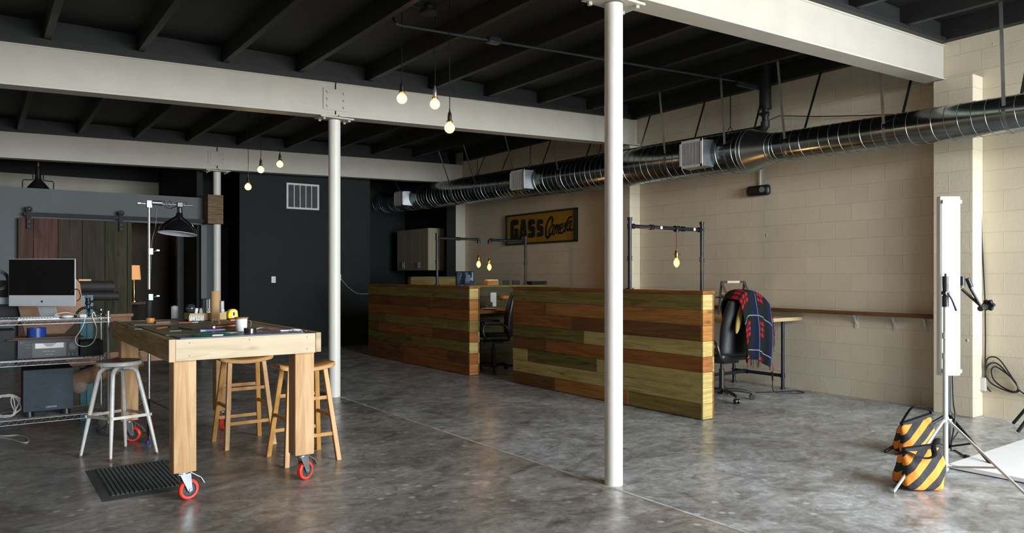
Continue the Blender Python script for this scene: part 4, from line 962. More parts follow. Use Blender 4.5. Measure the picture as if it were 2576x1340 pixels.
# black stand behind
bx, by = 6.29, 2.73
bs = thing('light_stand', 'black lamp tripod behind the white fluorescent fixture, weighted by a sandbag', 'light stand', (bx, by, 0))
m = MB(); m.cyl((bx, by, .03), (bx, by, .85), .019, n=16); m.cyl((bx, by, .85), (bx, by, 1.42), .014, n=14); m.build('tube', M['pipe'], bs, True)
hz = onX(2392, 1045, bx).z; hz = 1.4-354/1860*5.9
m = MB(); m.cyl((bx, by, hz-.03), (bx, by, hz+.03), .028, n=18); m.cyl((bx, by, hz), (bx+.05, by-.04, hz+.01), .010, n=10); m.cyl((bx, by, .02), (bx, by, .05), .025, n=16); m.build('hub_collar', M['black'], bs, True)
for f in (gnd(2228, 1138), gnd(2500, 1180), Vector((6.84, 2.80, 0))):
    f = Vector((f.x, f.y, .012)); dr_ = (Vector((f.x, f.y, 0))-Vector((bx, by, 0))).normalized(); h_ = Vector((bx, by, hz))+dr_*.03
    m = MB(); m.cyl(h_, f, .012, n=12); m.sph(f, .0135, 10); g = m.build('leg', M['pipe'], bs, True)
    md = h_.lerp(f, .55); m = MB(); m.beamseg(Vector((bx, by, .035))+dr_*.02, md, .004, .014); m.build('brace', M['pipe'], g, True)
# magic arm
t = thing('articulated_arm', 'black two part articulated arm with a big knob, behind the white fixture', 'clamp arm', (bx, by, 1.30))
def A2(px, py, d=5.85): return atd(px, py, d)
m = MB(); m.cyl(A2(2420, 695), A2(2420, 718), .022, n=16); m.cyl(A2(2386, 706, 5.9), A2(2420, 706), .010, n=10); m.build('mount_block', M['black'], t, True)
m = MB(); m.cyl(A2(2440, 722), A2(2464, 765), .010, n=12); m.cyl(A2(2434, 700), A2(2443, 722), .018, n=16); m.build('upper_arm', M['black'], t, True)
m = MB(); m.cyl(A2(2420, 727, 5.9), A2(2466, 768, 5.86), .011, n=12); m.build('lower_arm', M['black'], t, True)
m = MB(); m.cyl(A2(2444, 724), A2(2441, 717), .0125, n=14); m.cyl(A2(2465, 776, 5.82), A2(2478, 770, 5.88), .019, n=18); m.build('steel_ring', M['chrome'], t, True)
m = MB(); m.cyl(A2(2466, 776, 5.78), A2(2480, 770, 5.9), .022, n=18); kn = []
c0_ = A2(2484, 768, 5.9); ax = (A2(2492, 765, 5.9)-A2(2466, 776, 5.82)).normalized(); Mx = ax.to_track_quat('Z', 'Y').to_matrix()
poly = [c0_+Mx @ Vector(((.043+.006*math.cos(6*2*PI*k/48))*math.cos(2*PI*k/48), (.043+.006*math.cos(6*2*PI*k/48))*math.sin(2*PI*k/48), 0)) for k in range(48)]
m.prism(poly, ax*.03); m.build('knob', M['black'], t, True, bevel=.004)
# black cords
m = MB(); m.tube(smooth([(bx, by, .80)+Vector((0, 0, 0)) if False else Vector((bx-.005, by-.03, .80)), atd(2398, 1005, 5.8), atd(2403, 1045, 5.75), atd(2398, 1085, 5.75), Vector((bx-.02, by-.05, .18))], 5), .006, 8)
m.tube(smooth([Vector((bx-.02, by-.05, .18)), gnd(2392, 1128, .02), gnd(2405, 1133, .008), gnd(2425, 1146, .008)], 5), .006, 8)
cdk = thing('power_cord', 'black power cord looping down the black tripod and ending in a plug on the floor', 'cord', (bx, by-.05, 0)); m.build('cord', M['black'], cdk, True)
m = MB(); m.beamseg(gnd(2425, 1146, .014), gnd(2437, 1149, .014), .03, .026); m.build('plug', M['black'], cdk, True, bevel=.005)
# third stand, mostly outside the frame
f_a = gnd(2549, 1047); 
t = thing('light_stand', 'black tripod at the right edge with only two feet in view', 'light stand', (7.62, 2.20, 0))
A_ = gnd(2549, 1068); B_ = gnd(2560, 1090)
hb = (A_+B_)/2; tp = atd(2700, 880, 6.9)
cxx, cyy = 7.62, 2.20
m = MB(); m.cyl((cxx, cyy, .03), (cxx, cyy, 1.5), .017, n=14); m.build('tube', M['pipe'], t, True)
for f in (A_, B_, Vector((cxx+.05, cyy-.5, 0))):
    m = MB(); m.cyl((cxx, cyy, .88), (f.x, f.y, .014), .014, n=12); m.build('leg', M['pipe'], t, True)
# floor board
P4 = [gnd(2380, 1180), gnd(2580, 1110), gnd(2900, 1150), gnd(2600, 1222)]
m = MB(); P4 = [Vector((p.x, p.y, .006)) for p in (gnd(2384, 1178), gnd(2640, 1092))]
u_ = (P4[1]-P4[0]).normalized(); e2 = gnd(2576, 1216)-gnd(2384, 1178); v_ = Vector((e2.x, e2.y, 0)).normalized()
c0_ = P4[0]; m.prism([c0_, c0_+v_*1.6, c0_+v_*1.6+u_*1.4, c0_+u_*1.4], (0, 0, .028))
tag(m.build('foam_board', M['white'], bevel=.003), 'white foam board lying on the concrete floor in front of the block wall', 'board')
# sandbags
def hazard():
    m, nt, b = _new('hazard_striped_canvas')
    tc = _N(nt, 'ShaderNodeTexCoord'); mp = _N(nt, 'ShaderNodeMapping'); mp.inputs['Rotation'].default_value = (0, -.80, 0); nt.links.new(tc.outputs['Object'], mp.inputs[0])
    wv = _N(nt, 'ShaderNodeTexWave'); wv.inputs['Scale'].default_value = 3.7; wv.inputs['Distortion'].default_value = .8; wv.inputs['Detail'].default_value = 1; wv.inputs['Detail Scale'].default_value = .6
    nt.links.new(mp.outputs[0], wv.inputs[0])
    r = _N(nt, 'ShaderNodeValToRGB'); r.color_ramp.interpolation = 'CONSTANT'; r.color_ramp.elements[0].color = (.022, .022, .024, 1); r.color_ramp.elements[1].position = .5; r.color_ramp.elements[1].color = (.84, .27, .035, 1)
    nt.links.new(wv.outputs['Fac'], r.inputs[0]); nt.links.new(r.outputs[0], b.inputs['Base Color']); b.inputs['Roughness'].default_value = .8
    no = _N(nt, 'ShaderNodeTexNoise'); no.inputs['Scale'].default_value = 14; no.inputs['Detail'].default_value = 4; nt.links.new(tc.outputs['Object'], no.inputs['Vector'])
    bp = _N(nt, 'ShaderNodeBump'); bp.inputs['Strength'].default_value = .6; bp.inputs['Distance'].default_value = .02; nt.links.new(no.outputs[0], bp.inputs['Height']); nt.links.new(bp.outputs[0], b.inputs['Normal'])
    return m
M['hazard'] = hazard(); M['webbing'] = plain('black_webbing', (.014, .014, .015), .7, bump=.3, bs=120)
def bag(label, loc, rz, W_, H_, D_, lean, tilt, hstyle):
    t = thing('sandbag', label, 'sandbag', loc, rz)
    for s in (1, -1):     # two pouches joined at the top
        def f(u, v, s=s):
            an = 2*PI*u; cx_ = math.copysign(abs(math.cos(an))**.5, math.cos(an)); sy = math.copysign(abs(math.sin(an))**.6, math.sin(an))
            bulge = .12+.88*math.sin(min(1, (1-v)*1.25+.02)*PI/2)*(1 if v > .12 else .75+.25*v/.12)
            wd = W_/2*(.92+.10*math.sin(PI*(1-v)))*(1 if v > .06 else .90)
            th = D_/2*bulge
            off = s*(D_*.52*(1-v)**.8+.008)
            return Vector((wd*cx_+lean*v+.008*math.sin(9*v+3*cx_), off+th*sy+.006*math.sin(7*cx_+5*v), H_*v*(1+tilt*cx_*v)+.004))
        m = MB(); m.grid(f, 32, 14, closeu=True); m.bm.verts.ensure_lookup_table()
        m.bm.faces.new([m.bm.verts[i*14] for i in range(32)]); m.bm.faces.new([m.bm.verts[i*14+13] for i in range(32)])
        m.build('sand_pouch', M['hazard'], t, sub=1)
    m = MB(); m.beamseg((-W_*.46+lean, 0, H_*(1-tilt)), (W_*.46+lean, 0, H_*(1+tilt)), .05, .03); m.build('top_seam', M['webbing'], t, bevel=.008)
    m = MB()
    if hstyle == 0: P = [(-W_*.46+lean, 0, H_*(1-tilt)), (-W_*.40+lean, .0, H_*(1-tilt)+.035), (-W_*.15+lean, -.01, H_+.095), (W_*.12+lean, -.01, H_+.105), (W_*.42+lean, 0, H_+.075), (W_*.46+lean, 0, H_*(1+tilt))]
    else: P = [(-W_*.42+lean, -.03, H_*(1-tilt)), (-W_*.15+lean, -.09, H_-.045), (W_*.10+lean, -.10, H_-.03), (W_*.20+lean, -.05, H_+.02), (W_*.40+lean, .0, H_+.06), (W_*.46+lean, .02, H_*(1+tilt))]
    m.tube(smooth(P, 5), .018, 8, flat=.22); m.build('carry_strap', M['webbing'], t)
    return t
b1 = gnd(2302, 1150); b2 = gnd(2314, 1236)
bag('striped orange and black sandbag farther back, on the black tripod leg, strap up', (b1.x+.085, b1.y+.055, 0), math.radians(-36), .25, .27, .105, .02, .14, 0)
bag('orange and black striped sandbag in front, over the silver tripod leg', (b2.x+.095, b2.y+.055, 0), math.radians(-36), .262, .26, .115, .02, .06, 1)
# ================================================================== WORKTABLE
TX0, TX1, TY0, TY1, TZ = .944, 1.897, 4.812, 7.035, 1.01
tb = thing('worktable', 'big pale timber worktable on thick square legs with red castors', 'table', (1.42, 5.92, 0))
endg = wood('pine_end_grain', (.50, .36, .22), (.66, .50, .33), 'Z', 1.4, knots=False)
m = MB(); m.bb((TX0+.038, TY0, TZ-.134), (TX1-.038, TY0+.038, TZ-.002)); m.build('apron', M['pine'], tb, True, bevel=.003)
m = MB(); m.bb((TX0+.038, TY1-.038, TZ-.134), (TX1-.038, TY1, TZ-.002)); m.build('apron', M['pine'], tb, True, bevel=.003)
dirty = wood('weathered_board', (.20, .15, .07), (.48, .36, .20), 'Y', .9, .75, mid=(.34, .25, .13))
m = MB(); m.bb((TX0, TY0+.001, TZ-.138), (TX0+.037, TY1, TZ)); lab(m.build('apron', dirty, tb, True, bevel=.003), 'greyish weathered left apron board')
m = MB(); m.bb((TX0+.0015, TY0-.0012, TZ-.137), (TX0+.0365, TY0+.004, TZ-.001)); m.build('apron_end', endg, tb, True)
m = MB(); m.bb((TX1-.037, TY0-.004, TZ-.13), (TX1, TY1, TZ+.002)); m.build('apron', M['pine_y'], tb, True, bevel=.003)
m = MB(); m.bb((TX0+.038, TY0+.038, TZ-.022), (TX1-.038, TY1-.038, TZ-.004)); m.build('table_top', plain('stained_plywood', (.30, .23, .14), .6, var=.35, vs=5), tb, True)
m = MB()
for (x, z) in ((1.06, .985), (1.06, .905), (1.42, .985), (1.80, .985), (1.80, .905)):
    m.cyl((x, TY0-.0015, z), (x, TY0+.002, z), .0035, n=8)
m.build('screw_heads', plain('dark_screw', (.09, .09, .1), .5), tb, True)['kind'] = 'stuff'
LG = [(1.045, 4.92, .25), (1.80, 4.92, .42), (1.045, 6.92, -.5), (1.80, 6.92, 1.1)]
for x, y, an in LG:
    m = MB(); m.bb((x-.066, y-.066, .185), (x+.066, y+.066, TZ-.006 if y < 5.5 else TZ-.024)); lg = m.build('leg', M['pine_z'], tb, True, bevel=.005)
def caster(x, y, an):
    u = Vector((math.cos(an), math.sin(an), 0)); v = Vector((-u.y, u.x, 0)); c = Vector((x, y, .0635))+u*.035
    m = MB(); m.box((x, y, .181), (.10, .10, .005), (0, 0, an)); m.cyl((x, y, .165), (x, y, .18), .034, n=24)
    for s in (-1, 1):
        P = [Vector((x, y, .168))+v*s*.024+u*-.030, Vector((x, y, .168))+v*s*.024+u*.040, c+v*s*.024+u*.016+Vector((0, 0, -.006)), c+v*s*.024+Vector((0, 0, -.018)), c+v*s*.024+u*-.016+Vector((0, 0, -.004))]
        m.prism(P, v*s*.004)
    m.cyl(c-v*.034, c+v*.034, .008, n=12); q = Vector((x, y, .165))
    m.box(Vector((x, y, .165)), (.075, .052, .006), (0, 0, an))
    cb = m.build('caster', M['zinc'], tb, True, bevel=.001); lab(cb, 'zinc caster fork')
    Mv = v
    m = MB(); m.lathe([(-.018, .044), (-.019, .056), (-.014, .0625), (.014, .0625), (.019, .056), (.018, .044)], c, v, 40, cap=False); m.build('tyre', M['red'], cb, True)
    m = MB(); m.lathe([(-.017, .0005), (-.017, .012), (-.010, .018), (-.010, .038), (-.017, .045), (.017, .045), (.010, .038), (.010, .018), (.017, .012), (.017, .0005)], c, v, 36)
    for k in range(8):
        a = k*PI/4; e = u*math.cos(a)+Vector((0, 0, math.sin(a)))
        m.beamseg(c+e*.014, c+e*.040, .028, .004, e.cross(v))
    m.build('wheel_core', plain('wheel_core_grey', (.05, .055, .065), .4) if 'wheel_core_grey' not in bpy.data.materials else bpy.data.materials['wheel_core_grey'], cb, True)
    m = MB(); m.beamseg(Vector((x, y, .168))+u*.045, c+u*.078+Vector((0, 0, .058)), .03, .005); m.beamseg(c+u*.078+Vector((0, 0, .058)), c+u*.10+Vector((0, 0, .02)), .03, .006); m.build('brake_lever', M['zinc'], cb, True)
for x, y, an in LG: caster(x, y, an)

# ------------------------------------------------------------------ things lying on the table
def T(px, py, z=TZ): return gnd(px, py, z)
# mats
mx0 = T(395, 838); 
m = MB(); m.bb((1.02, 4.86, TZ-.0035), (1.80, 5.16, TZ+.001)); tag(m.build('blue_mat', plain('slate_blue_mat', (.15, .19, .30), .45, var=.06), bevel=.0005), 'slate blue cutting mat along the front edge of the worktable', 'cutting mat')
m = MB(); m.bb((1.00, 5.18, TZ-.0035), (1.62, 6.30, TZ+.001)); tag(m.build('green_mat', plain('grey_green_mat', (.17, .18, .115), .5, var=.15, vs=5), bevel=.0005), 'worn grey green cutting mat in the middle of the worktable', 'cutting mat')
m = MB(); P = [T(330, 806), T(400, 803), T(520, 812), T(440, 818)]; 
m.bb((1.0, 6.36, TZ-.0035), (1.36, 6.62, TZ+.0005)); tag(m.build('grey_sheet', plain('lilac_grey_paper', (.30, .29, .33), .7)), 'lilac grey paper sheet behind the green mat', 'paper sheet')
def solid_thing(name, mb, mat, label, cat, **k): return tag(mb.build(name, mat, **k), label, cat)
# cardboard tube
p = T(541, 806); cb_ = plain('brown_cardboard', (.42, .25, .12), .8, var=.08)
t = thing('cardboard_tube', 'tall brown cardboard tube standing upright on the worktable', 'tube', (p.x, p.y, TZ))
m = MB(); m.lathe([(0, .038), (.25, .038), (.25, .034), (.01, .034)], n=32, cap=False); m.build('tube_wall', cb_, t)
# tape measure
p = T(584, 809); t = thing('tape_measure', 'yellow tape measure standing on its edge on the worktable', 'tape measure', (p.x, p.y, TZ+.030), .30)
yel = plain('yellow_plastic', (.85, .60, .02), .4, var=.05)
pr = [(-.044, 0), (-.046, .03), (-.036, .062), (-.012, .078), (.018, .076), (.040, .062), (.044, .03), (.046, .0)]
m = MB(); m.prism([(x, -.02, z) for x, z in pr], (0, .04, 0)); m.build('case', yel, t, bevel=.006)
m = MB(); m.bb((-.014, -.0215, .014), (.018, -.019, .060)); lb = m.build('label_patch', M['white'], t); m = MB(); m.bb((-.006, -.0225, .022), (.010, -.021, .050)); m.build('printed_mark', M['black'], lb)
m = MB(); m.bb((-.042, -.019, -.010), (.046, .019, .0)); m.build('base_guard', M['black'], t, bevel=.002)
m = MB(); m.bb((-.02, -.017, -.020), (.048, .017, -.010)); t_ = m.build('red_knife', M['red'], None); tag(t_, 'red folding knife lying under the yellow tape measure', 'knife'); t_.location = (p.x, p.y, TZ+.030); t_.rotation_euler = (0, 0, .1)
# brown leather pouch and awl under the knife
p = T(575, 829); lth = plain('brown_glossy_leather', (.17, .045, .018), .25, var=.2)
t = thing('leather_pouch', 'dark brown glossy leather roll lying before the yellow tape measure', 'leather pouch', (p.x, p.y+.02, TZ), .0)
m = MB(); m.tube([(-.105, 0, .018), (-.09, 0, .022), (0, .01, .025), (.09, .02, .028), (.11, .02, .030)], [.012, .02, .024, .028, .026], 14, flat=.75); m.build('roll', lth, t)
m = MB(); m.lathe([(-.004, .008), (0, .013), (.004, .008)], (-.098, -.014, .022), (0, 1, 0), 14); m.build('rivet', M['chrome'], t)
solid_thing('white_rule', MB().box((T(578, 838).x, T(578, 838).y, TZ+.0035), (.17, .012, .003), (0, 0, .15)), M['white'], 'thin white rule lying before the brown leather roll', 'ruler')
# mug with a wooden lid
p = T(607, 832); t = thing('lidded_mug', 'white enamel mug with a wooden lid behind the black tape roll', 'mug', (p.x, p.y, TZ))
m = MB(); m.lathe([(0, .034), (.006, .037), (.085, .040)], n=28); m.build('body', M['white'], t)
m = MB(); m.lathe([(.086, .046), (.094, .046), (.096, .044)], n=28); m.build('lid', plain('cork_wood', (.32, .17, .08), .6), t)
m = MB(); m.tube(smooth([(.038, 0, .07), (.062, 0, .066), (.066, 0, .04), (.055, 0, .02), (.037, 0, .018)], 4), .005, 8); h = m.build('handle', M['chrome'], t); 
# tape rolls
def roll(p, r, ri, w_, mat, label, name='tape_roll', stack=1, stripe=None, upright=False):
    t = thing(name, label, 'tape roll', (p.x, p.y, TZ))
    for k in range(stack):
        m = MB(); z = k*w_; m.lathe([(z, ri), (z, r), (z+w_, r), (z+w_, ri), (z, ri)], n=32, cap=False); m.build('roll', mat, t, bevel=.001)
    if stripe:
        m = MB(); a = -2.1; m.bb((-.006, -r-.001, .004), (.004, -r+.002, w_-.004)); m.build('label_stripe', stripe, t)
    return t
roll(T(629, 838), .040, .026, .036, M['black'], 'black tape roll at the front edge of the worktable', stripe=M['white'])
roll(T(378, 812), .033, .022, .020, plain('orange_tan_leather', (.62, .25, .04), .45), 'stack of two small orange leather rings on the worktable', 'leather_ring', 2)
# white thread spool
p = T(439, 801); t = thing('thread_spool', 'tall white thread spool at the far side of the worktable', 'spool', (p.x, p.y, TZ))
m = MB(); m.lathe([(0, .027), (.002, .029), (.106, .029), (.112, .022), (.114, .010), (.116, .010)], n=28); m.build('thread', M['white'], t)
# brown block
solid_thing('wooden_block', MB().box((T(408, 814).x, T(408, 814).y, TZ+.011), (.11, .05, .02), (0, 0, .1)), plain('reddish_block', (.20, .09, .045), .6), 'small reddish brown block between the orange rings and the awl', 'block', bevel=.003)
def stick(px1, py1, px2, py2, segs, label, name, cat, z=.010):
    a = T(px1, py1); b = T(px2, py2); a.z = b.z = TZ+z; t = thing(name, label, cat, tuple(a)); f0 = 0
    for (f, r, mat, nm) in segs:
        m = MB(); m.cyl(a.lerp(b, f0), a.lerp(b, f), r, r*.85, n=12); m.build(nm, mat, t, True); f0 = f
    return t
dred = plain('oxblood_handle', (.22, .035, .02), .35)
stick(449, 815, 530, 812, [(.42, .009, dred, 'handle'), (.60, .006, M['chrome'], 'ferrule'), (1, .005, M['black'], 'blade')], 'red handled leather awl with a black point lying on the green mat', 'awl', 'awl')
stick(388, 829, 428, 824, [(.15, .002, M['brass'], 'tip'), (.8, .006, plain('orange_red_handle', (.5, .10, .02), .4), 'handle'), (1, .005, M['black'], 'cap')], 'short orange red tool on the green mat near the left edge', 'edge_tool', 'tool', .007)
stick(450, 826, 505, 833, [(.6, .004, M['black'], 'shaft'), (1, .0035, M['alu'], 'tip')], 'thin dark metal tool with pale tip lying diagonally on the green mat', 'needle_tool', 'tool', .005)
solid_thing('leather_strip', MB().box((T(441, 833).x, T(441, 833).y, TZ+.0035), (.075, .012, .004), (0, 0, .05)), plain('tan_leather', (.45, .26, .13), .6), 'small tan leather strip on the green mat', 'leather strip')
solid_thing('leather_strip', MB().box((T(336, 829).x+.03, T(336, 829).y, TZ+.0035), (.05, .012, .004), (0, 0, .0)), plain('grey_felt', (.3, .29, .25), .8), 'small pale grey strip beside the left apron board', 'strip')
# green oval and purple pen
p = T(533, 845); t = thing('green_ring', 'flat dark green oval ring with white writing on the blue mat', 'ring', (p.x, p.y, TZ))
m = MB(); m.tube([(.115*math.cos(2*PI*k/40), .045*math.sin(2*PI*k/40), .009) for k in range(40)], .009, 8, closed=True, flat=.6)
m.build('hoop', plain('bottle_green_plastic', (.01, .085, .06), .3), t)
m = MB(); m.bb((-.01, -.0545, .005), (.055, -.053, .012)); m.build('white_lettering', M['white'], t)
stick(503, 842, 566, 838, [(.18, .009, plain('clear_lilac_grip', (.35, .3, .45), .3), 'grip'), (.26, .008, plain('teal_ring', (.02, .35, .3), .3), 'ring'), (.85, .008, plain('purple_barrel', (.14, .08, .32), .35), 'barrel'), (1, .005, plain('teal_tip', (.02, .30, .24), .35), 'tip')], 'purple and teal marking pen lying across the dark green ring', 'marking_pen', 'pen', .026)
# wires and scissors on the right
for k, (pts, mt, lb_) in enumerate((([(641,828),(660,824),(690,829),(720,831),(760,833)], M['white'], 'thin white cord running along the right front of the worktable'), ([(655,825),(700,826),(735,829),(770,832)], plain('pink_cord', (.45, .25, .28), .5), 'thin pinkish cord beside the white one on the worktable'))):
    m = MB(); m.tube(smooth([T(x, yv, TZ+.005) for x, yv in pts], 5), .0035, 6); tag(m.build('cord_piece', mt), lb_, 'cord')
p = T(728, 833); t = thing('scissors', 'small pair of steel scissors near the right front corner of the worktable', 'scissors', (p.x, p.y, TZ))
m = MB(); m.beamseg((-.06, 0, .006), (.02, .006, .006), .010, .003); m.beamseg((-.06, .008, .009), (.02, -.004, .009), .010, .003); m.build('blades', M['chrome'], t)
for s in (-1, 1):
    m = MB(); m.tube([(.048+.028*math.cos(k*PI/10), s*.020+.014*math.sin(k*PI/10), .008) for k in range(20)], .004, 6, closed=True); m.build('finger_loop', M['white'], t)
# organiser tray with small things at the far right
p = T(535, 800); ty = 6.78
t = thing('organiser_tray', 'low pale wooden organiser tray at the far end of the worktable', 'tray', (1.62, ty, TZ))
xa = onY(470, 800, ty).x; xb_ = min(onY(600, 800, ty).x, 1.85)
pt_ = wood('pale_tray_wood', (.46, .33, .13), (.62, .47, .22), 'X', 1)
m = MB(); m.bb((xa, ty-.10, TZ), (xb_, ty-.088, TZ+.062)); m.bb((xa, ty+.088, TZ), (xb_, ty+.10, TZ+.062)); m.bb((xa, ty-.088, TZ), (xa+.012, ty+.088, TZ+.062)); m.bb((xb_-.012, ty-.088, TZ), (xb_, ty+.088, TZ+.062)); m.bb((xa, ty-.088, TZ), (xb_, ty+.088, TZ+.008)); m.bb((xa+.1, ty-.03, TZ), (xb_-.03, ty-.02, TZ+.05))
m.build('tray_box', pt_, t, True, bevel=.002)
zt_ = TZ+.062
q = onY(480, 778, ty); t = thing('glass_ball', 'dark glass ball lens resting on the organiser tray', 'glass ball', (q.x, ty, TZ+.10))
m = MB(); m.sph((0, 0, 0), .040, 24); m.build('ball', plain('smoked_glass', (.03, .035, .04), .06, spec=.8), t)
solid_thing('ball_stand', MB().lathe([(0, .03), (.05, .02), (.055, .022)], (q.x, ty, TZ+.008), n=20), M['black'], 'small black ring stand under the dark glass ball', 'stand')
for k, (px, w_, h_, lb_) in enumerate(((493, .022, .072, 'white folded card at the left of the organiser tray'), (520, .03, .055, 'white folded card beside the black boxes on the organiser tray'))):
    q = onY(px, 785, ty); m = MB(); m.box((q.x, ty, TZ+.01+h_/2+.02), (w_, .03, h_), (0, .15, 0)); tag(m.build('folded_card', M['white']), lb_, 'card')
q = onY(504, 785, ty); solid_thing('white_bottle', MB().lathe([(0, .015), (.05, .016), (.06, .012), (.072, .010)], (q.x, ty-.02, TZ+.03), n=18), M['white'], 'small white bottle in the organiser tray', 'bottle')
def bwbox(px0, px1, py0, label, dy=0):
    a = onY(px0, py0, ty+dy); b = onY(px1, py0, ty+dy); t = thing('printed_box', label, 'box', ((a.x+b.x)/2, ty+dy, TZ+.008)); h = a.z-TZ-.008; w2 = (b.x-a.x)/2
    m = MB(); m.bb((-w2, -.03, 0), (w2, .03, h)); bx_ = m.build('carton', M['black'], t, bevel=.002)
    m = MB(); m.bb((-w2*.2, -.0315, h*.05), (w2*.0, -.0302, h*.95)); m.bb((w2*.35, -.0315, h*.3), (w2*.5, -.0302, h*.95)); m.bb((-w2*.3, -.0315, h*.42), (w2, -.0302, h*.5)); m.bb((-w2*.2, -.0315, h*.05), (w2, -.0302, h*.14)); m.bb((-w2*.2, -.0318, h*.30), (w2, -.0302, h*.36)); m.build('white_print', M['white'], bx_)
bwbox(508, 531, 751, 'black and white printed box left of the cardboard tube'); bwbox(552, 562, 756, 'black and white printed box right of the cardboard tube')
t = thing('glass_jars', 'row of small clear glass vials before the organiser tray', 'vials', (onY(492, 795, ty-.14).x, ty-.14, TZ))
glass_m = plain('clear_vial_glass', (.55, .52, .48), .08, .3, var=.5, vs=60)
for k in range(9):
    x = onY(477+k*4.2, 795, ty-.14).x; m = MB(); m.lathe([(0, .008), (.035, .008), (.042, .006), (.046, .006)], (x, ty-.14, TZ), n=12); m.build('vial', glass_m, t, True)
m = MB(); m.tube(smooth([T(533, 811, TZ+.01), Vector((T(538, 808).x, T(538, 808).y, TZ+.03)), T(548, 806, TZ+.03), T(553, 812, TZ+.01), T(548, 817, TZ+.004)], 4), .0015, 6); tag(m.build('thread_loop', M['grille']), 'thin pale thread looping before the cardboard tube', 'thread')

# ================================================================== STOOLS
def saddle_stool(label, loc, rz, group, hx=.205, hy=.20):
    t = thing('saddle_stool', label, 'stool', loc, rz, group); H = .735
    def f(u, v):   # seat surface (top and bottom by closed section around y)
        x = -.215+.43*u; a = 2*PI*v
        return None
    m = MB()
    nx, rings = 22, []
    for i in range(nx+1):
        u = -1+2*i/nx; x = .215*u; zt_ = H-.030+.030*u*u; th = .034
        if abs(u) > .93: th *= .8
        hy_ = .118*(1-.08*(abs(u) > .93))
        rings.append([m.bm.verts.new(p) for p in ((x, -hy_, zt_-th), (x, hy_, zt_-th), (x, hy_, zt_-.004), (x, hy_-.006, zt_), (x, -hy_+.006, zt_), (x, -hy_, zt_-.004))])
    for a, b in zip(rings, rings[1:]):
        for k in range(6): m.bm.faces.new((a[k], a[(k+1) % 6], b[(k+1) % 6], b[k]))
    m.bm.faces.new(rings[0][::-1]); m.bm.faces.new(rings[-1]); m.build('seat', M['stoolseat'], t, bevel=.004)
    tops = {}; L = {}
    for sx in (-1, 1):
        for sy in (-1, 1):
            a = Vector((sx*.135, sy*.085, H-.045)); b = Vector((sx*hx, sy*hy, 0)); d = b-a; L[(sx, sy)] = (a, b)
            u = Vector((1, 0, 0)); m = MB()
            lo = [b+Vector((dx*.018, dy*.018, 0)) for dx, dy in ((-1,-1),(1,-1),(1,1),(-1,1))]; hi = [a+Vector((dx*.018, dy*.018, .012)) for dx, dy in ((-1,-1),(1,-1),(1,1),(-1,1))]
            m.hexa(lo, hi); m.build('leg', M['stoolwood'], t, bevel=.003)
    def rung(k1, k2, z):
        def at(k): a, b = L[k]; s = (a.z-z)/(a.z-b.z); return a.lerp(b, s)
        p, q = at(k1), at(k2); m = MB(); m.beamseg(p, q, .016, .028); m.build('rung', M['stoolwood'], t, bevel=.002)
    for sy in (-1, 1): rung((-1, sy), (1, sy), .47); rung((-1, sy), (1, sy), .20)
    for sx in (-1, 1): rung((sx, -1), (sx, 1), .33)
    return t
M['stoolseat'] = wood('honey_wood_seat', (.40, .19, .045), (.56, .29, .09), 'X', 1, .35, knots=False)
g3 = 'wooden saddle stools'
saddle_stool('honey wood saddle stool tucked farther under the worktable', (1.815, 6.31, 0), 0, g3, .19, .20)
saddle_stool('honey wood saddle stool partly behind the front right table leg', (2.03, 5.51, 0), 0, g3, .20, .205)
# white metal stool
wm = plain('chipped_white_paint', (.66, .64, .62), .4, .1, var=.10, vs=30)
sc_ = Vector((.905, 6.44, 0)); t = thing('metal_stool', 'old white painted metal stool with a footring beside the weathered table edge', 'stool', tuple(sc_))
m = MB(); m.lathe([(.700, .150), (.705, .158), (.728, .160), (.735, .155)], n=40); st_ = m.build('seat_rim', wm, t)
m = MB(); m.lathe([(.7345, .0005), (.7345, .156), (.7385, .152), (.7385, .0005)], n=40); m.build('seat_top', plain('worn_dark_seat', (.16, .15, .14), .35, .4, var=.4, vs=9), st_)
m = MB(); m.cyl((0, 0, .655), (0, 0, .70), .045, n=20); m.cyl((0, 0, .66), (0, 0, .668), .09, n=24); m.build('swivel_plate', plain('rusty_plate', (.24, .20, .16), .6, .3, var=.3), t)
feet = [gnd(202, 1151), gnd(278, 1160), gnd(396, 1142), gnd(316, 1127)]
ring = []
for f in feet:
    e = Vector((f.x-sc_.x, f.y-sc_.y, 0)); u = e.normalized(); R = e.length
    top = u*.135; 
    P = smooth([Vector((0, 0, .672))+u*.02, u*.09+Vector((0, 0, .674)), u*.125+Vector((0, 0, .655)), u*.145+Vector((0, 0, .60)), u*(.145+(R-.145)*.55)+Vector((0, 0, .28)), u*R+Vector((0, 0, .0))], 5)
    m = MB(); m.tube(P, [.0165]*(len(P)-6)+[.0155, .0145, .013, .012, .011, .010], 14); lg = m.build('leg', wm, t)
    m = MB(); m.cyl(u*R+Vector((0, 0, 0)), u*(R-.002)+Vector((0, 0, .018)), .0125, n=12); m.build('foot_tip', plain('rust_tip', (.20, .08, .05), .7) if 'rust_tip' not in bpy.data.materials else bpy.data.materials['rust_tip'], lg)
    ring.append(u*(.145+(R-.145)*.50+.020)+Vector((0, 0, .315)))
m = MB()
for a, b in zip(ring, ring[1:]+ring[:1]):
    m.beamseg(a, b, .006, .022)
for a in ring: m.cyl(a-Vector((0, 0, .011)), a+Vector((0, 0, .011)), .010, n=12)
m.build('footring', plain('worn_ring_paint', (.52, .47, .42), .45, .3, var=.2, vs=25), t)
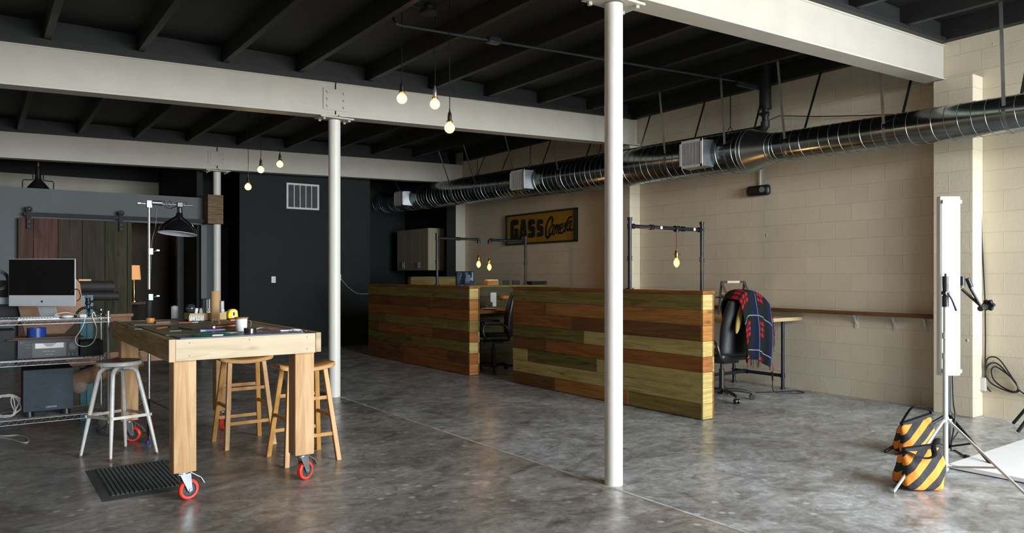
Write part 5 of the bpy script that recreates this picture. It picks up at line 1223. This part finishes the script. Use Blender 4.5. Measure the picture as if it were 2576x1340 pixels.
# mat
M['rubber'] = plain('dark_rubber', (.075, .083, .088), .55, var=.1)
ax0, ax1, ay0, ay1 = .635, 1.20, 5.17, 6.06
t = thing('rubber_mat', 'dark ribbed rubber floor mat before the front left table leg', 'floor mat', ((ax0+ax1)/2, (ay0+ay1)/2, 0))
m = MB(); m.hexa([(ax0, ay0, .001), (ax1, ay0, .001), (ax1, ay1, .001), (ax0, ay1, .001)], [(ax0+.045, ay0+.045, .012), (ax1-.045, ay0+.045, .012), (ax1-.045, ay1-.045, .012), (ax0+.045, ay1-.045, .012)]); m.build('mat_base', M['rubber'], t, True, bevel=.002)
m = MB(); nr = 17
for i in range(nr):
    x = ax0+.07+i*(ax1-ax0-.14)/(nr-1); n = 26
    for k in range(n):
        y = ay0+.06+(k+.5)*(ay1-ay0-.12)/n; m.box((x, y, .0145), (.017, .024, .010), (.22, 0, 0))
rb = m.build('rib_studs', M['rubber'], t, True); rb['kind'] = 'stuff'

# ================================================================== WIRE SHELVING UNIT
SX0, SX1, SY0, SY1 = -.42, .955, 7.32, 7.78
sh = thing('wire_shelf', 'chrome wire shelving unit on castors at the left edge, holding the computer', 'shelving', (.27, 7.55, 0))
for x in (SX0, SX1-.01):
    for y in (SY0, SY1):
        m = MB(); m.cyl((x, y, .10), (x, y, 1.075), .0125, n=14); m.cyl((x, y, 1.075), (x, y, 1.085), .015, n=14); p_ = m.build('post', M['wire'], sh, True)
        m = MB(); m.box((x, y, .085), (.03, .03, .03)); m.cyl((x+.01, y-.014, .04), (x+.01, y+.014, .04), .038, n=20); m.build('caster', M['black'], p_, True)
SZ = (1.025, .685, .205)
for z in SZ:
    m = MB(); r = .0032
    for y in (SY0-.012, SY1+.012):
        for zz_ in (z, z-.036): m.cyl((SX0-.012, y, zz_), (SX1+.002, y, zz_), r, n=6)
    for x in (SX0-.012, SX1+.002):
        for zz_ in (z, z-.036): m.cyl((x, SY0-.012, zz_), (x, SY1+.012, zz_), r, n=6)
    n = 24
    for y in (SY0-.012, SY1+.012):
        for i in range(n):
            xa_ = SX0+(SX1-SX0)*i/n; xb2 = SX0+(SX1-SX0)*(i+.5)/n; xc = SX0+(SX1-SX0)*(i+1)/n
            m.cyl((xa_, y, z-.036), (xb2, y, z), .0024, n=5, caps=False); m.cyl((xb2, y, z), (xc, y, z-.036), .0024, n=5, caps=False)
    for i in range(56):
        x = SX0+(SX1-SX0)*(i+.5)/56; m.cyl((x, SY0-.012, z), (x, SY1+.012, z), .0017, n=5, caps=False)
    for y in (SY0+.15, SY1-.15): m.cyl((SX0, y, z-.005), (SX1, y, z-.005), .0028, n=6)
    s_ = m.build('wire_deck', M['wire'], sh, True)
    for x in (SX0, SX1-.01):
        for y in (SY0, SY1): m = MB(); m.lathe([(z-.040, .017), (z+.006, .015)], (x, y, 0), n=14); m.build('shelf_collar', M['wire'], s_, True)
zt1 = SZ[0]+.003; zt2 = SZ[1]+.003; zt3 = SZ[2]+.003
# --- computer, turned towards the viewer
ymac = 7.50
p = onY(106, 780, ymac); t = thing('desktop_computer', 'silver all-in-one computer with a black screen on the top shelf', 'computer', (p.x, p.y, zt1), -YAW-math.atan(-.0)+math.radians(0))
d_ = .5878*p.x+.8090*p.y; k_ = d_/F
hw = 84*k_; zb_ = (EYE-79*k_)-zt1; zh_ = (EYE+40.5*k_)-zt1; zc_ = (EYE-53*k_)-zt1
alum = plain('satin_aluminium', (.48, .50, .52), .45, .2, var=.03)
m = MB(); m.box((0, .002, (zb_+zh_)/2), (2*hw, .010, zh_-zb_)); m.hexa([(-hw*.9, .006, zb_+.02), (hw*.9, .006, zb_+.02), (hw*.5, .05, zb_+.08), (-hw*.5, .05, zb_+.08)], [(-hw*.9, .006, zh_-.02), (hw*.9, .006, zh_-.02), (hw*.5, .05, zh_-.08), (-hw*.5, .05, zh_-.08)]); m.build('case', alum, t, bevel=.004)
m = MB(); m.box((0, -.0045, (zc_+zh_)/2+.0), (2*hw-.014, .008, zh_-zc_-.012)); sc2 = m.build('screen', plain('black_glass_screen', (.004, .004, .004), .55, spec=.12, var=.02), t, bevel=.002)
m = MB(); m.beamseg((0, .04, zb_+.04), (0, .10, .004), .155, .006, (0, 0, 1)); m.box((0, .03, .003), (.16, .18, .006)); m.build('stand', alum, t, bevel=.002)
ap = [(0,-.55),(.22,-.60),(.42,-.40),(.52,-.10),(.36,.05),(.34,.28),(.48,.42),(.30,.55),(.10,.50),(0,.46),(-.12,.50),(-.32,.55),(-.50,.38),(-.56,.08),(-.48,-.28),(-.30,-.56),(-.12,-.60)]
zl_ = (zb_+zc_)/2-.003; m = MB(); m.prism([(x*.016, -.0036, zl_+z*.016) for x, z in ap], (0, .0015, 0)); lf_ = [(.0,.62),(.02,.82),(.20,.98),(.22,.80),(.10,.64)]
m.prism([(x*.016, -.0036, zl_+z*.016) for x, z in lf_], (0, .0015, 0)); lab(m.build('fruit_emblem', M['black'], t, smooth=False), 'small black bitten fruit emblem')
# keyboard, mouse
q = onY(97, 794, SY0+.02); t = thing('keyboard', 'thin white keyboard on the top shelf before the computer', 'keyboard', (q.x, SY0+.045, zt1))
kw = abs(onY(150, 794, SY0+.02).x-onY(44, 794, SY0+.02).x)/2
m = MB(); m.box((0, 0, .006), (2*kw, .11, .008), (.06, 0, 0)); m.build('keyboard_plate', M['alu'], t, bevel=.002)
m = MB()
for i in range(14):
    for j in range(5): m.box((-kw+.014+i*(2*kw-.028)/13, -.04+j*.02, .0125+j*.0012), (.017, .016, .005), (.06, 0, 0))
m.build('keys', M['white'], t)['kind'] = 'stuff'
q = onY(170, 790, SY0+.06); t = thing('computer_mouse', 'white computer mouse on the top shelf right of the keyboard', 'mouse', (q.x, SY0+.06, zt1))
m = MB(); m.sph((0, 0, .014), .03, 18, (1.55, 1, .5)); m.build('mouse_shell', M['white'], t)
m = MB(); m.tube(smooth([(-.04, .03, .015), (-.09, .05, .03), (0, .09, .045), (.08, .06, .02), (.12, .03, .012)], 5), .003, 6); m.build('mouse_cord', M['white'], t)
q = onY(208, 790, SY0+.05); t = thing('white_adapter', 'small white plastic adapter at the right of the mouse', 'adapter', (q.x, SY0+.05, zt1))
m = MB(); m.box((0, 0, .017), (.055, .06, .032)); m.build('housing', M['white'], t, bevel=.008)
m = MB(); a = onY(212, 795, SY0-.03); 
lp = [(213,790),(212,810),(200,835),(190,850),(193,865),(210,871),(228,866),(240,850),(243,825),(236,805),(232,795),(236,784),(240,795)]
m.tube(smooth([onY(x, yv, SY0-.03) for x, yv in lp], 5), .0035, 6); tag(m.build('hanging_cable', M['white']), 'white cable looping down from the top shelf before the receiver', 'cable')
m = MB(); lp = [(176,736),(184,729),(196,728),(202,742),(200,752),(193,757)]; m.tube(smooth([onY(x, yv, SY0-.0) for x, yv in lp], 5), .004, 8); 
wv = tag(m.build('audio_lead', M['black']), 'black audio lead curling at the lower right corner of the computer', 'cable')
# flexible tripod
q = onY(222, 790, SY0+.10); t = thing('flexible_tripod', 'black flexible ball-jointed mini tripod on the top shelf', 'tripod', (q.x, SY0+.12, zt1))
m = MB()
for (ex, ey, hh) in ((-.10, -.05, .0), (.11, -.03, .0), (.02, .10, .0)):
    for k in range(8):
        s = k/7; m.sph((ex*s, ey*s, .065*(1-s)**.6+.015+.02*math.sin(s*PI)), .013, 10)
m.build('bead_legs', M['black'], t)['kind'] = 'stuff'
m = MB(); m.cyl((0, 0, .08), (0, 0, .12), .017, n=16); m.sph((0, 0, .125), .024, 14); m.cyl((0, 0, .13), (0, 0, .17), .018, .021, n=16); m.cyl((0, 0, .135), (.045, -.01, .14), .010, n=12); m.build('ball_head', M['black'], t)
m = MB(); m.box((0, 0, .177), (.05, .05, .012)); m.build('quick_plate', M['black'], t, bevel=.003)
# --- second shelf
yf = SY0+.06
def sbox(pxl, pxr, pyt, pyb, y0, dep):
    a = onY(pxl, pyb, y0); b = onY(pxr, pyt, y0); return a.x, b.x, a.z, onY((pxl+pxr)/2, pyt, y0).z
xa, xb_, za, zb_ = sbox(44, 197, 854, 889, yf, .3)
za = zt2+.012; zb_ = onY(120, 853, yf).z
t = thing('stereo_receiver', 'silver grey hi-fi receiver with a big volume knob on the middle shelf', 'receiver', ((xa+xb_)/2, yf, zt2))
hf = plain('receiver_face', (.065, .072, .085), .5, 0, var=.05, spec=.3); X0 = -(xb_-xa)/2; X1 = -X0; Z0 = .012; Z1 = zb_-zt2; Wd = X1-X0; Hh = Z1-Z0
m = MB(); m.bb((X0+.005, .004, Z0), (X1-.005, .34, Z1-.003)); m.build('cabinet', M['black'], t, bevel=.003)
m = MB(); m.bb((X0, -.008, Z0), (X1, .004, Z1)); fc = m.build('front_panel', hf, t, bevel=.002)
def fp(u, v): return (X0+Wd*u, Z0+Hh*v)
def fbox(m, u0, v0, u1, v1, d0=-.0105, d1=-.0075): a = fp(u0, v0); b = fp(u1, v1); m.bb((a[0], d0, a[1]), (b[0], d1, b[1]))
m = MB(); fbox(m, .23, .04, .79, .80); m.build('display_band', M['black'], fc)
m = MB(); fbox(m, .28, .52, .75, .80, -.0125, -.0100); m.build('taped_paper', M['white'], fc)
m = MB(); m.prism([(fp(.40, .80)[0], -.0135, fp(.40, .80)[1]), (fp(.46, .62)[0], -.0135, fp(.4, .62)[1]), (fp(.55, .60)[0], -.0135, fp(.4, .60)[1]), (fp(.64, .80)[0], -.0135, fp(.4, .80)[1])], (0, .0012, 0)); m.build('lit_display', plain('pale_display', (.42, .42, .43), .5), fc)
m = MB(); c = fp(.90, .60); m.cyl((c[0], -.030, c[1]), (c[0], -.006, c[1]), .030, n=32); m.lathe([(-.010, .037), (-.007, .038)], (c[0], 0, c[1]), (0, 1, 0), 32); m.build('volume_knob', plain('knob_dark', (.05, .055, .06), .4), fc)
for u in (.835, .90, .965):
    m = MB(); c = fp(u, .14); m.cyl((c[0], -.018, c[1]), (c[0], -.006, c[1]), .0085, n=18); m.build('small_knob', M['black'], fc)
for (u, v) in ((.12, .72), (.12, .56)):
    m = MB(); fbox(m, u, v, u+.09, v+.06, -.0115); m.build('button', M['black'], fc)
m = MB()
for i in range(4):
    for jv in (.12, .24): fbox(m, .10+i*.033, jv, .115+i*.033, jv+.05, -.011)
for v in (.12, .28, .40): fbox(m, .055, v, .07, v+.05, -.011)
fbox(m, .03, .82, .08, .93, -.011); m.build('button_row', M['black'], fc)['kind'] = 'stuff'
m = MB()
for i in range(3): fbox(m, .41+i*.07, .34, .46+i*.07, .355, -.011)
for i in range(2): fbox(m, .45+i*.07, .18, .50+i*.07, .195, -.011)
m.build('fine_white_print', M['white'], fc)['kind'] = 'stuff'
for u in (.08, .92): m = MB(); m.cyl((X0+Wd*u, .03, 0), (X0+Wd*u, .03, Z0), .02, n=16); m.build('foot', M['black'], t)
# cardboard sheets + blue tape on the receiver
rx = (xa+xb_)/2; rz = zb_
m = MB(); m.box((rx-.02, yf+.12, rz+.006), (.56, .30, .006), (0, .0, .05)); tag(m.build('cardboard_sheet', plain('dark_cardboard', (.15, .10, .06), .8), bevel=.001), 'flat brown cardboard sheet lying on the receiver', 'cardboard')
m = MB(); m.box((rx-.01, yf+.14, rz+.013), (.46, .26, .006), (0, .0, -.04)); tag(m.build('cardboard_sheet', plain('mid_cardboard', (.20, .13, .08), .8), bevel=.001), 'smaller cardboard sheet under the blue tape roll', 'cardboard')
q = onY(92, 838, yf+.09); t = thing('tape_roll', 'wide blue tape roll on the cardboard over the receiver', 'tape roll', (q.x, yf+.09, rz+.017)); hb_ = onY(92, 824, yf+.09).z-rz-.017
m = MB(); m.lathe([(0, .05), (0, .070), (hb_, .070), (hb_, .05), (0, .05)], n=36, cap=False); m.build('roll', plain('navy_blue_tape', (.012, .05, .26), .3), t)
# black box at the left
m = MB(); a = onY(-60, 893, yf+.02); b = onY(41, 830, yf+.02); m.bb((a.x, yf+.03, zt2), (b.x-.01, yf+.36, b.z)); tag(m.build('black_component', M['blackm'], bevel=.004), 'black hi-fi box at the left end of the middle shelf', 'hi-fi box')
m = MB(); m.bb((onY(0, 890, yf).x, SY0+.0, zt2), (onY(210, 890, SY0).x, SY0+.05, zt2+.006)); tag(m.build('plastic_liner', M['grille']), 'pale plastic strip lying along the front of the middle shelf', 'shelf liner')
m = MB(); a = onY(198, 884, yf+.05); m.bb((a.x+.01, yf+.06, zt2), (SX1-.03, yf+.34, zt2+.13)); tag(m.build('black_component', M['blackm'], bevel=.004), 'matte black box at the right end of the middle shelf', 'hi-fi box')
# --- bottom shelf
ysw = SY0+.06; a = onY(58, 1018, ysw); b = onY(184, 1008, ysw)
zs0 = zt3+.045; zs1 = onY(120, 928, ysw).z
t = thing('subwoofer', 'boxy dark grey subwoofer on short black feet on the bottom shelf', 'speaker', ((a.x+b.x)/2, ysw, zt3), .0)
hw = (b.x-a.x)/2
m = MB(); m.bb((-hw, .012, zs0-zt3), (hw, .36, zs1-zt3)); m.build('cabinet', M['blackm'], t, bevel=.004)
m = MB(); m.bb((-hw, -.006, zs0-zt3), (hw, .012, zs1-zt3)); fr_ = m.build('speaker_cloth', plain('slate_speaker_cloth', (.062, .080, .100), .85, var=.12, vs=60), t, bevel=.004)
for x in (-hw+.045, hw-.05):
    for y in (.04, .32): m = MB(); m.lathe([(0, .036), (.046, .031)], (x, y, 0), n=20); m.build('foot', M['black'], t)
cu_ = bpy.data.curves.new('badge_letters', 'FONT'); cu_.body = 'CANTON'; cu_.size = .018; cu_.extrude = .0006; cu_.align_x = 'CENTER'
tmp = bpy.data.objects.new('badge_tmp', cu_); C.objects.link(tmp)
dg = bpy.context.evaluated_depsgraph_get(); me = bpy.data.meshes.new_from_object(tmp.evaluated_get(dg)); bpy.data.objects.remove(tmp)
me.transform(Matrix.Translation((.02, -.0068, zs0-zt3+.024)) @ Matrix.Rotation(PI/2, 4, 'X')); me.materials.clear(); me.materials.append(M['white'])
bd = bpy.data.objects.new('maker_badge', me); C.objects.link(bd); bd.parent = fr_; 
m = MB(); m.bb((SX0+.01, SY0+.02, zt3-.002), (SX1-.02, SY1-.01, zt3+.0)); tag(m.build('paper_liner', plain('pale_newsprint', (.45, .46, .47), .7, var=.5, vs=14)), 'pale streaky paper sheet lining the bottom shelf', 'shelf liner')
random.seed(3)
m = MB(); cc = onY(8, 1015, SY0+.14); P = []
for k in range(70):
    a = 2*PI*k/14; r_ = .10+.03*math.sin(k*.7); P.append(Vector((cc.x+r_*math.cos(a)+.015*math.sin(k*1.3), SY0+.15+.05*math.sin(k*.9), zt3+.10+.085*math.sin(a)+.01*math.sin(k*2.1))))
m.tube(smooth(P, 3), .0052, 7); tag(m.build('cable_coil', M['grille']), 'tangled coil of pale grey cable left of the subwoofer', 'cable')
P = [gnd(-40, 1094, .005), gnd(10, 1096, .005), gnd(45, 1094, .005), gnd(68, 1101, .005), gnd(70, 1111, .005), gnd(55, 1112, .005), gnd(25, 1104, .005), gnd(-30, 1097, .005)]
m = MB(); m.tube(smooth(P, 6), .005, 7); tag(m.build('floor_cable', M['grille']), 'white cable loop lying on the floor at the left edge', 'cable')

# ================================================================== WORKBENCH BEHIND THE SHELVES
teal = plain('teal_painted_steel', (.022, .16, .20), .45, var=.08)
kb = plain('kraft_board', (.36, .21, .135), .8, var=.08)
by_ = 8.25; wbx1 = onY(425, 900, 8.0).x
wb_ = thing('workbench', 'long timber workbench on teal steel uprights behind the wire shelving', 'workbench', (.6, 8.4, 0))
zt_ = 1.0
m = MB(); m.bb((-1.2, 8.15, .94), (onY(330, 800, 8.15).x, 8.9, .985)); m.build('bench_top', kb, wb_, True, bevel=.003)
m = MB(); za_, zb2 = onY(300, 912, 8.1).z, onY(300, 884, 8.1).z; m.bb((onY(168, 900, 8.1).x, 8.08, za_), (onY(440, 900, 8.1).x, 8.12, zb2)); m.build('lower_stretcher', wood('pinkish_lumber', (.42, .22, .13), (.55, .33, .21), 'X', .8), wb_, True, bevel=.003)
for px0, px1, pt_, pb_ in ((207, 233, 740, 985),):
    for s in (0, 1):
        xx = onY(210+s*20, 850, 8.2).x; m = MB(); m.bb((xx-.035, 8.14+s*.1, .0), (xx+.02, 8.20+s*.1, onY(220, 742, 8.2).z)); m.build('steel_upright', teal, wb_, True, bevel=.003)
# kraft carton behind the computer
m = MB(); a = onY(46, 840, 8.0); b = onY(204, 715, 8.0)
P = [onY(45, 770, 8.0), onY(62, 842, 8.0), onY(160, 838, 8.0), onY(212, 790, 8.0), onY(200, 712, 8.0), onY(190, 700, 8.0), onY(60, 700, 8.0)]
m.prism([Vector((p.x, 7.96, p.z)) for p in P], (0, .14, 0)); tag(m.build('cardboard_carton', kb, bevel=.004), 'brown cardboard carton standing behind the silver computer', 'carton')
# backdrop rolls
for (px0, px1, py, r_, lb_) in ((200, 286, 720, .055, 'upper dark backdrop roll behind the flexible tripod'), (215, 298, 744, .045, 'lower dark backdrop roll behind the flexible tripod')):
    a = onY(px0, py, 8.55); b = onY(px1, py, 8.55); m = MB(); m.cyl((a.x-.2, 8.55, a.z), (b.x, 8.55, b.z), r_, n=20); tag(m.build('backdrop_roll', plain('dark_roll_%d' % px0, (.022, .018, .016), .7)), lb_, 'paper roll')
a = onY(200, 712, 8.45); b = onY(232, 708, 8.45); zr_ = onY(243, 720, 8.55).z+.0555; m = MB(); m.bb((a.x, 8.53, zr_), (b.x, 8.57, zr_+.018)); tag(m.build('wooden_strip', M['stoolwood']), 'short orange wooden strip on top of the upper backdrop roll', 'strip')
# black equipment stand behind the rolls
m = MB(); a = onY(190, 960, 7.95); b = onY(285, 915, 7.95); m.tube([Vector((a.x-.1, 8.0, a.z-.02)), Vector((b.x+.25, 8.0, b.z+.03))], .075, 20); tag(m.build('cardboard_tube', kb), 'fat brown cardboard tube lying behind the subwoofer', 'tube')
m = MB(); a = onY(193, 975, 7.97); m.sph((a.x+.02, 7.97, a.z+.01), .07, 16, (1.0, .8, 1)); tag(m.build('wrapped_bundle', plain('beige_wrap', (.42, .33, .27), .8)), 'round beige wrapped bundle right of the subwoofer', 'bundle')
a = onY(-30, 760, 8.0); b = onY(44, 745, 8.0)
m = MB(); m.bb((a.x, 7.95, a.z-.02), (b.x, 8.1, b.z-.005)); tag(m.build('metal_case', plain('pale_blue_metal', (.30, .34, .37), .5, .2), bevel=.004), 'bright metal case edge at the left, behind the computer', 'case')
a = onY(8, 705, 8.0)
m = MB()
for k in range(4): m.tube([(a.x-.03+(.075-.006*k)*math.cos(2*PI*i/28), 7.97+.004*k, a.z+(.085-.006*k)*math.sin(2*PI*i/28)) for i in range(28)], .006, 7, closed=True)
tag(m.build('hanging_coil', M['black']), 'black ring coil hanging left of the computer', 'coil')
m = MB(); m.bb((a.x-.35, 8.05, 1.0), (a.x+.13, 8.12, a.z+.0)); tag(m.build('dark_panel', M['blackm']), 'dark panel at the left edge behind the computer', 'panel')
m = MB(); a = onY(283, 796, 8.1); m.box((a.x+.05, 8.28, 1.001), (.26, .22, .03), (0, 0, .2)); tag(m.build('open_tray', kb, bevel=.003), 'shallow cardboard tray at the bench end, right of the shelf post', 'tray')

# ================================================================== CHROME STAND WITH LAMP
SPX, SPY = onY(375, 700, 7.32).x, 7.32
t = thing('chrome_stand', 'tall chrome light stand behind the worktable with a short boom on top', 'light stand', (SPX, SPY, 0))
def S(px, py, y=SPY): return onY(px, py, y)
zt_ = S(375, 520).z
m = MB(); m.cyl((SPX, SPY, .06), (SPX, SPY, 1.02), .0135, n=16); m.cyl((SPX, SPY, S(375, 690).z), (SPX, SPY, zt_), .0125, n=16); m.cyl((SPX, SPY, 1.27), (SPX, SPY, S(375, 690).z), .0145, n=16); m.build('tube', M['chrome'], t, True)
m = MB(); m.cyl((SPX, SPY, 1.0), (SPX, SPY, S(375, 757).z), .026, n=18); lab(m.build('lower_sleeve', M['blackm'], t, True), 'black lower sleeve')
for py in (632, 747):
    z = S(375, py).z; m = MB(); m.box((SPX+.012, SPY, z), (.04, .035, .06)); m.cyl((SPX+.02, SPY-.01, z), (SPX+.06, SPY-.02, z+.005), .006, n=8); m.box((SPX+.07, SPY-.02, z+.01), (.03, .006, .018)); m.build('locking_collar', M['dzinc'], t, True, bevel=.003)
f0 = gnd(371, 1116)
for f, mt in ((Vector((f0.x, f0.y, .01)), 0), (Vector((SPX+.42, SPY+.25, .01)), 1), (Vector((SPX-.38, SPY+.22, .01)), 1)):
    h_ = Vector((SPX, SPY, .20)); m = MB(); m.tube([Vector((SPX, SPY, .28)), h_.lerp(f, .2)+Vector((0, 0, .06)), f.lerp(h_, .0)], .010, 10); g = m.build('leg', M['chrome'], t, True)
    m = MB(); m.cyl(f-Vector((0, 0, .009)), f+Vector((0, 0, .02)), .013, n=12); lab(m.build('foot_cap', plain('blue_rubber_tip', (.01, .04, .30), .5) if 'blue_rubber_tip' not in bpy.data.materials else bpy.data.materials['blue_rubber_tip'], g, True), 'blue rubber tip')
# grip head + arm
zg = S(372, 513).z; xe = S(482, 513).x
m = MB(); m.box((SPX, SPY, zg), (.045, .045, .065)); m.cyl((SPX-.02, SPY, zg+.002), (SPX-.075, SPY, zg+.004), .007, n=8); m.box((SPX-.08, SPY, zg+.004), (.03, .012, .014)); m.build('grip_head', M['zinc'], t, True, bevel=.006)
m = MB(); m.cyl((SPX+.02, SPY-.03, zg+.012), (SPX+.10, SPY-.03, zg+.012), .022, n=18); m.cyl((SPX+.10, SPY-.03, zg+.004), (xe, SPY-.03, zg+.004), .0075, n=12); m.build('boom_arm', M['dzinc'], t, True)
for px in (410, 426, 463):
    x = S(px, 513).x; m = MB(); m.tube([(x+.018*math.cos(2*PI*i/16), SPY-.035, zg+.010+.018*math.sin(2*PI*i/16)) for i in range(16)], .006, 8, closed=True); m.build('wing_ring', M['chrome'], t, True)
lx = S(450, 520).x
lp_ = thing('dome_lamp', 'glossy black dome reflector lamp with a white inside hanging from the chrome boom', 'lamp', (lx, SPY-.03, zg))
m = MB(); m.box((lx, SPY-.03, zg+.005), (.05, .045, .045)); m.cyl((lx, SPY-.03, zg-.02), (lx+.002, SPY-.03, zg-.075), .022, n=18); m.build('clamp_socket', M['black'], lp_, True, bevel=.004)
zd = S(450, 587).z; R_ = .5*abs(S(502, 583).x-S(402, 583).x)*.97
tl = .12; axd = Vector((math.sin(-.10), -.06, -1)).normalized()
p0_ = Vector((lx, SPY-.03, zg-.07)); Hd = (zg-.07)-zd
pr = [(0, .026), (.02, .030), (.035, .034), (.05, .055)]+[(.05+(Hd-.05)*s, .055+(R_-.055)*math.sin(s*PI/2)**.95) for s in (.12, .25, .4, .55, .7, .85, .97)]+[(Hd+.004, R_+.006)]
m = MB(); m.lathe(pr, p0_, axd, 48, cap=False); m.build('reflector_outside', plain('gloss_black_enamel', (.006, .006, .007), .12, coat=.5), lp_, True)
pr2 = [(a+.004, max(.001, b-.004)) for a, b in pr[3:]]
m = MB(); m.lathe(pr2, p0_, axd, 48, cap=False); lab(m.build('reflector_inside', plain('white_enamel_inside', (.62, .62, .68), .35), lp_, True), 'white inside of the reflector')
m = MB(); m.sph(p0_+axd*.10, .035, 16, (1, 1, 1.3)); m.build('bulb', M['white'], lp_, True)
m = MB(); m.tube(smooth([Vector((lx-.02, SPY-.05, zg)), S(430, 524), S(420, 522), S(408, 516), S(395, 524), S(393, 540), S(391, 570), S(383, 600), S(380, 640), S(378, 700)], 5), .004, 6); m.build('lamp_cord', M['black'], lp_, True)

# ================================================================== BOX ON THE FAR COLUMN
a = onY(523, 562, 13.24); b = onY(562, 491, 13.24)
t = thing('column_box', 'brown wooden box strapped around the far column', 'box', (3.40, 13.39, a.z))
m = MB(); m.bb((a.x, 13.24, a.z), (b.x, 13.54, b.z))
m.build('box_panels', wood('brown_box_board', (.10, .06, .03), (.24, .155, .085), 'X', 1.2, .7), t, True, bevel=.004)
m = MB(); m.bb((a.x+.01, 13.238, (a.z+b.z)/2-.002), (b.x-.01, 13.2405, (a.z+b.z)/2+.002)); m.build('board_joint', M['gap'], t, True)
# ================================================================== BARN DOOR
bd = thing('barn_door', 'sliding barn door of red and green weathered planks hung on a black rail', 'barn door', (1.3, 13.5, 0))
PX = [45, 84, 146, 207, 264, 320, 332]; cols = [((.06, .032, .026), (.13, .062, .050)), ((.055, .030, .026), (.15, .065, .055)), ((.028, .026, .020), (.085, .058, .042)), ((.024, .025, .018), (.070, .055, .036)), ((.026, .028, .016), (.070, .062, .035)), ((.028, .030, .016), (.070, .065, .035))]
for i in range(6):
    x0 = onY(PX[i], 600, 13.48).x; x1 = onY(PX[i+1], 600, 13.48).x
    m = MB(); m.bb((x0+.003, 13.475, .03), (x1-.003, 13.51, 2.27)); m.build('plank', wood('barn_plank_%d' % i, cols[i][0], cols[i][1], 'Z', .55, .8), bd, True, bevel=.003)
m = MB(); m.bb((onY(60, 545, 13.5).x, 13.515, .3), (onY(330, 545, 13.5).x, 13.545, .45)); m.bb((onY(60, 545, 13.5).x, 13.515, 1.9), (onY(330, 545, 13.5).x, 13.545, 2.05)); m.build('back_batten', dirty, bd, True)
xr0, xr1 = onY(60, 545, 13.44).x, onY(519, 545, 13.44).x; zr = 2.325
rl = thing('door_rail', 'black flat steel rail on the grey partition carrying the barn door', 'rail', ((xr0+xr1)/2, 13.44, zr))
m = MB(); m.bb((xr0, 13.435, zr-.025), (xr1, 13.445, zr+.03)); 
m.build('flat_bar', M['blackm'], rl, True)
m = MB()
for k in range(5): x = xr0+.1+k*(xr1-xr0-.2)/4; m.cyl((x, 13.445, zr), (x, 13.60, zr), .012, n=10)
m.build('standoff', M['blackm'], rl, True)['kind'] = 'stuff'
for px in (73, 305):
    x = onY(px, 545, 13.43).x; m = MB(); m.cyl((x, 13.425, zr+.075), (x, 13.455, zr+.075), .045, n=24); m.bb((x-.030, 13.420, 2.10), (x+.030, 13.428, zr+.075)); m.cyl((x, 13.420, zr+.075), (x, 13.428, zr+.075), .036, n=20); h_ = m.build('roller_hanger', M['blackm'], bd, True)
    for z in (zr+.075, 2.21, 2.14): m = MB(); m.sph((x, 13.418, z), .011, 10); m.build('bolt_head', M['alu'], h_, True)
# ================================================================== BACK ROOM CONTENTS
p = onY(340, 690, 15.2); t = thing('table_lamp', 'small lit lamp with a tan shade inside the doorway beside the barn door', 'table lamp', (p.x-.02, 15.2, .9))
zs_, zt_ = onY(340, 703, 15.2).z-.9, onY(340, 667, 15.2).z-.9
shade = plain('lit_fabric_shade', (.50, .30, .14), .8, var=.05, emis=(1, .45, .16), es=.50)
m = MB(); m.lathe([(zs_, .115), (zt_, .095)], n=32, cap=False); m.build('lamp_shade', shade, t)
m = MB(); m.lathe([(0, .07), (.02, .07), (.03, .02), (.1, .03), (.2, .03), (zs_-.03, .012), (zs_+.08, .010)], n=20); m.build('base', M['brass'], t)
bulb_light((0, 0, zt_-.06), 6, t)
m = MB(); x = p.x; m.bb((x-.3, 15.0, .86), (x+.25, 15.4, .9)); 
sd = thing('side_table', 'small dark side table under the lit lamp in the back room', 'table', (x, 15.2, 0)); m.build('top', dw, sd, True)
for dx in (-.27, .22):
    for y in (15.03, 15.37): m = MB(); m.bb((x+dx-.02, y-.02, 0), (x+dx+.02, y+.02, .86)); m.build('leg', dw, sd, True)
a = onY(360, 657, 16.15); b = onY(373, 608, 16.15); m = MB(); m.bb((a.x, 16.14, a.z), (b.x, 16.18, b.z)); tag(m.build('wall_hanging', plain('amber_cloth', (.55, .30, .08), .7)), 'narrow amber wall hanging lit by the lamp in the back room', 'wall hanging')
# pendant above the partition
p = onY(96, 440, 14.9); zb_ = onY(96, 488, 14.9).z; t = thing('cage_pendant', 'black cone pendant with wire arms above the grey partition', 'pendant lamp', (p.x, 14.9, zb_))
k_ = (.5878*p.x+.8090*p.y)/F
m = MB(); m.lathe([(0, 36*k_), (.003, 36*k_), (36*k_, 8*k_), (40*k_, 7*k_), (70*k_, 5*k_)], n=32, cap=False); m.build('cone_shade', plain('soot_black', (.008, .008, .007), .5), t)
m = MB(); m.cyl((0, 0, 68*k_), (0, 0, 80*k_), 4*k_, n=14); m.build('brass_neck', M['brass'], t)
m = MB(); m.cyl((0, 0, 80*k_), (0, 0, ztop(p.x)+.24-zb_), .006, n=8); m.build('stem', M['black'], t)
for s in (-1, 1):
    m = MB(); m.tube([(s*33*k_, 0, 6*k_), (s*33*k_, 0, 30*k_), (s*31*k_, 0, 34*k_), (s*12*k_, 0, 35*k_), (s*11*k_, 0, 36*k_), (s*11*k_, 0, 62*k_)], .008, 8); m.build('wire_arm', M['black'], t)
m = MB(); m.tube(smooth([onY(450, 500, 15.2), onY(449, 480, 15.2), onY(451, 468, 15.2), onY(458, 459, 15.2)], 5), .012, 8); tag(m.build('bent_conduit', M['conduit']), 'thin dark conduit bending above the grey partition', 'conduit')
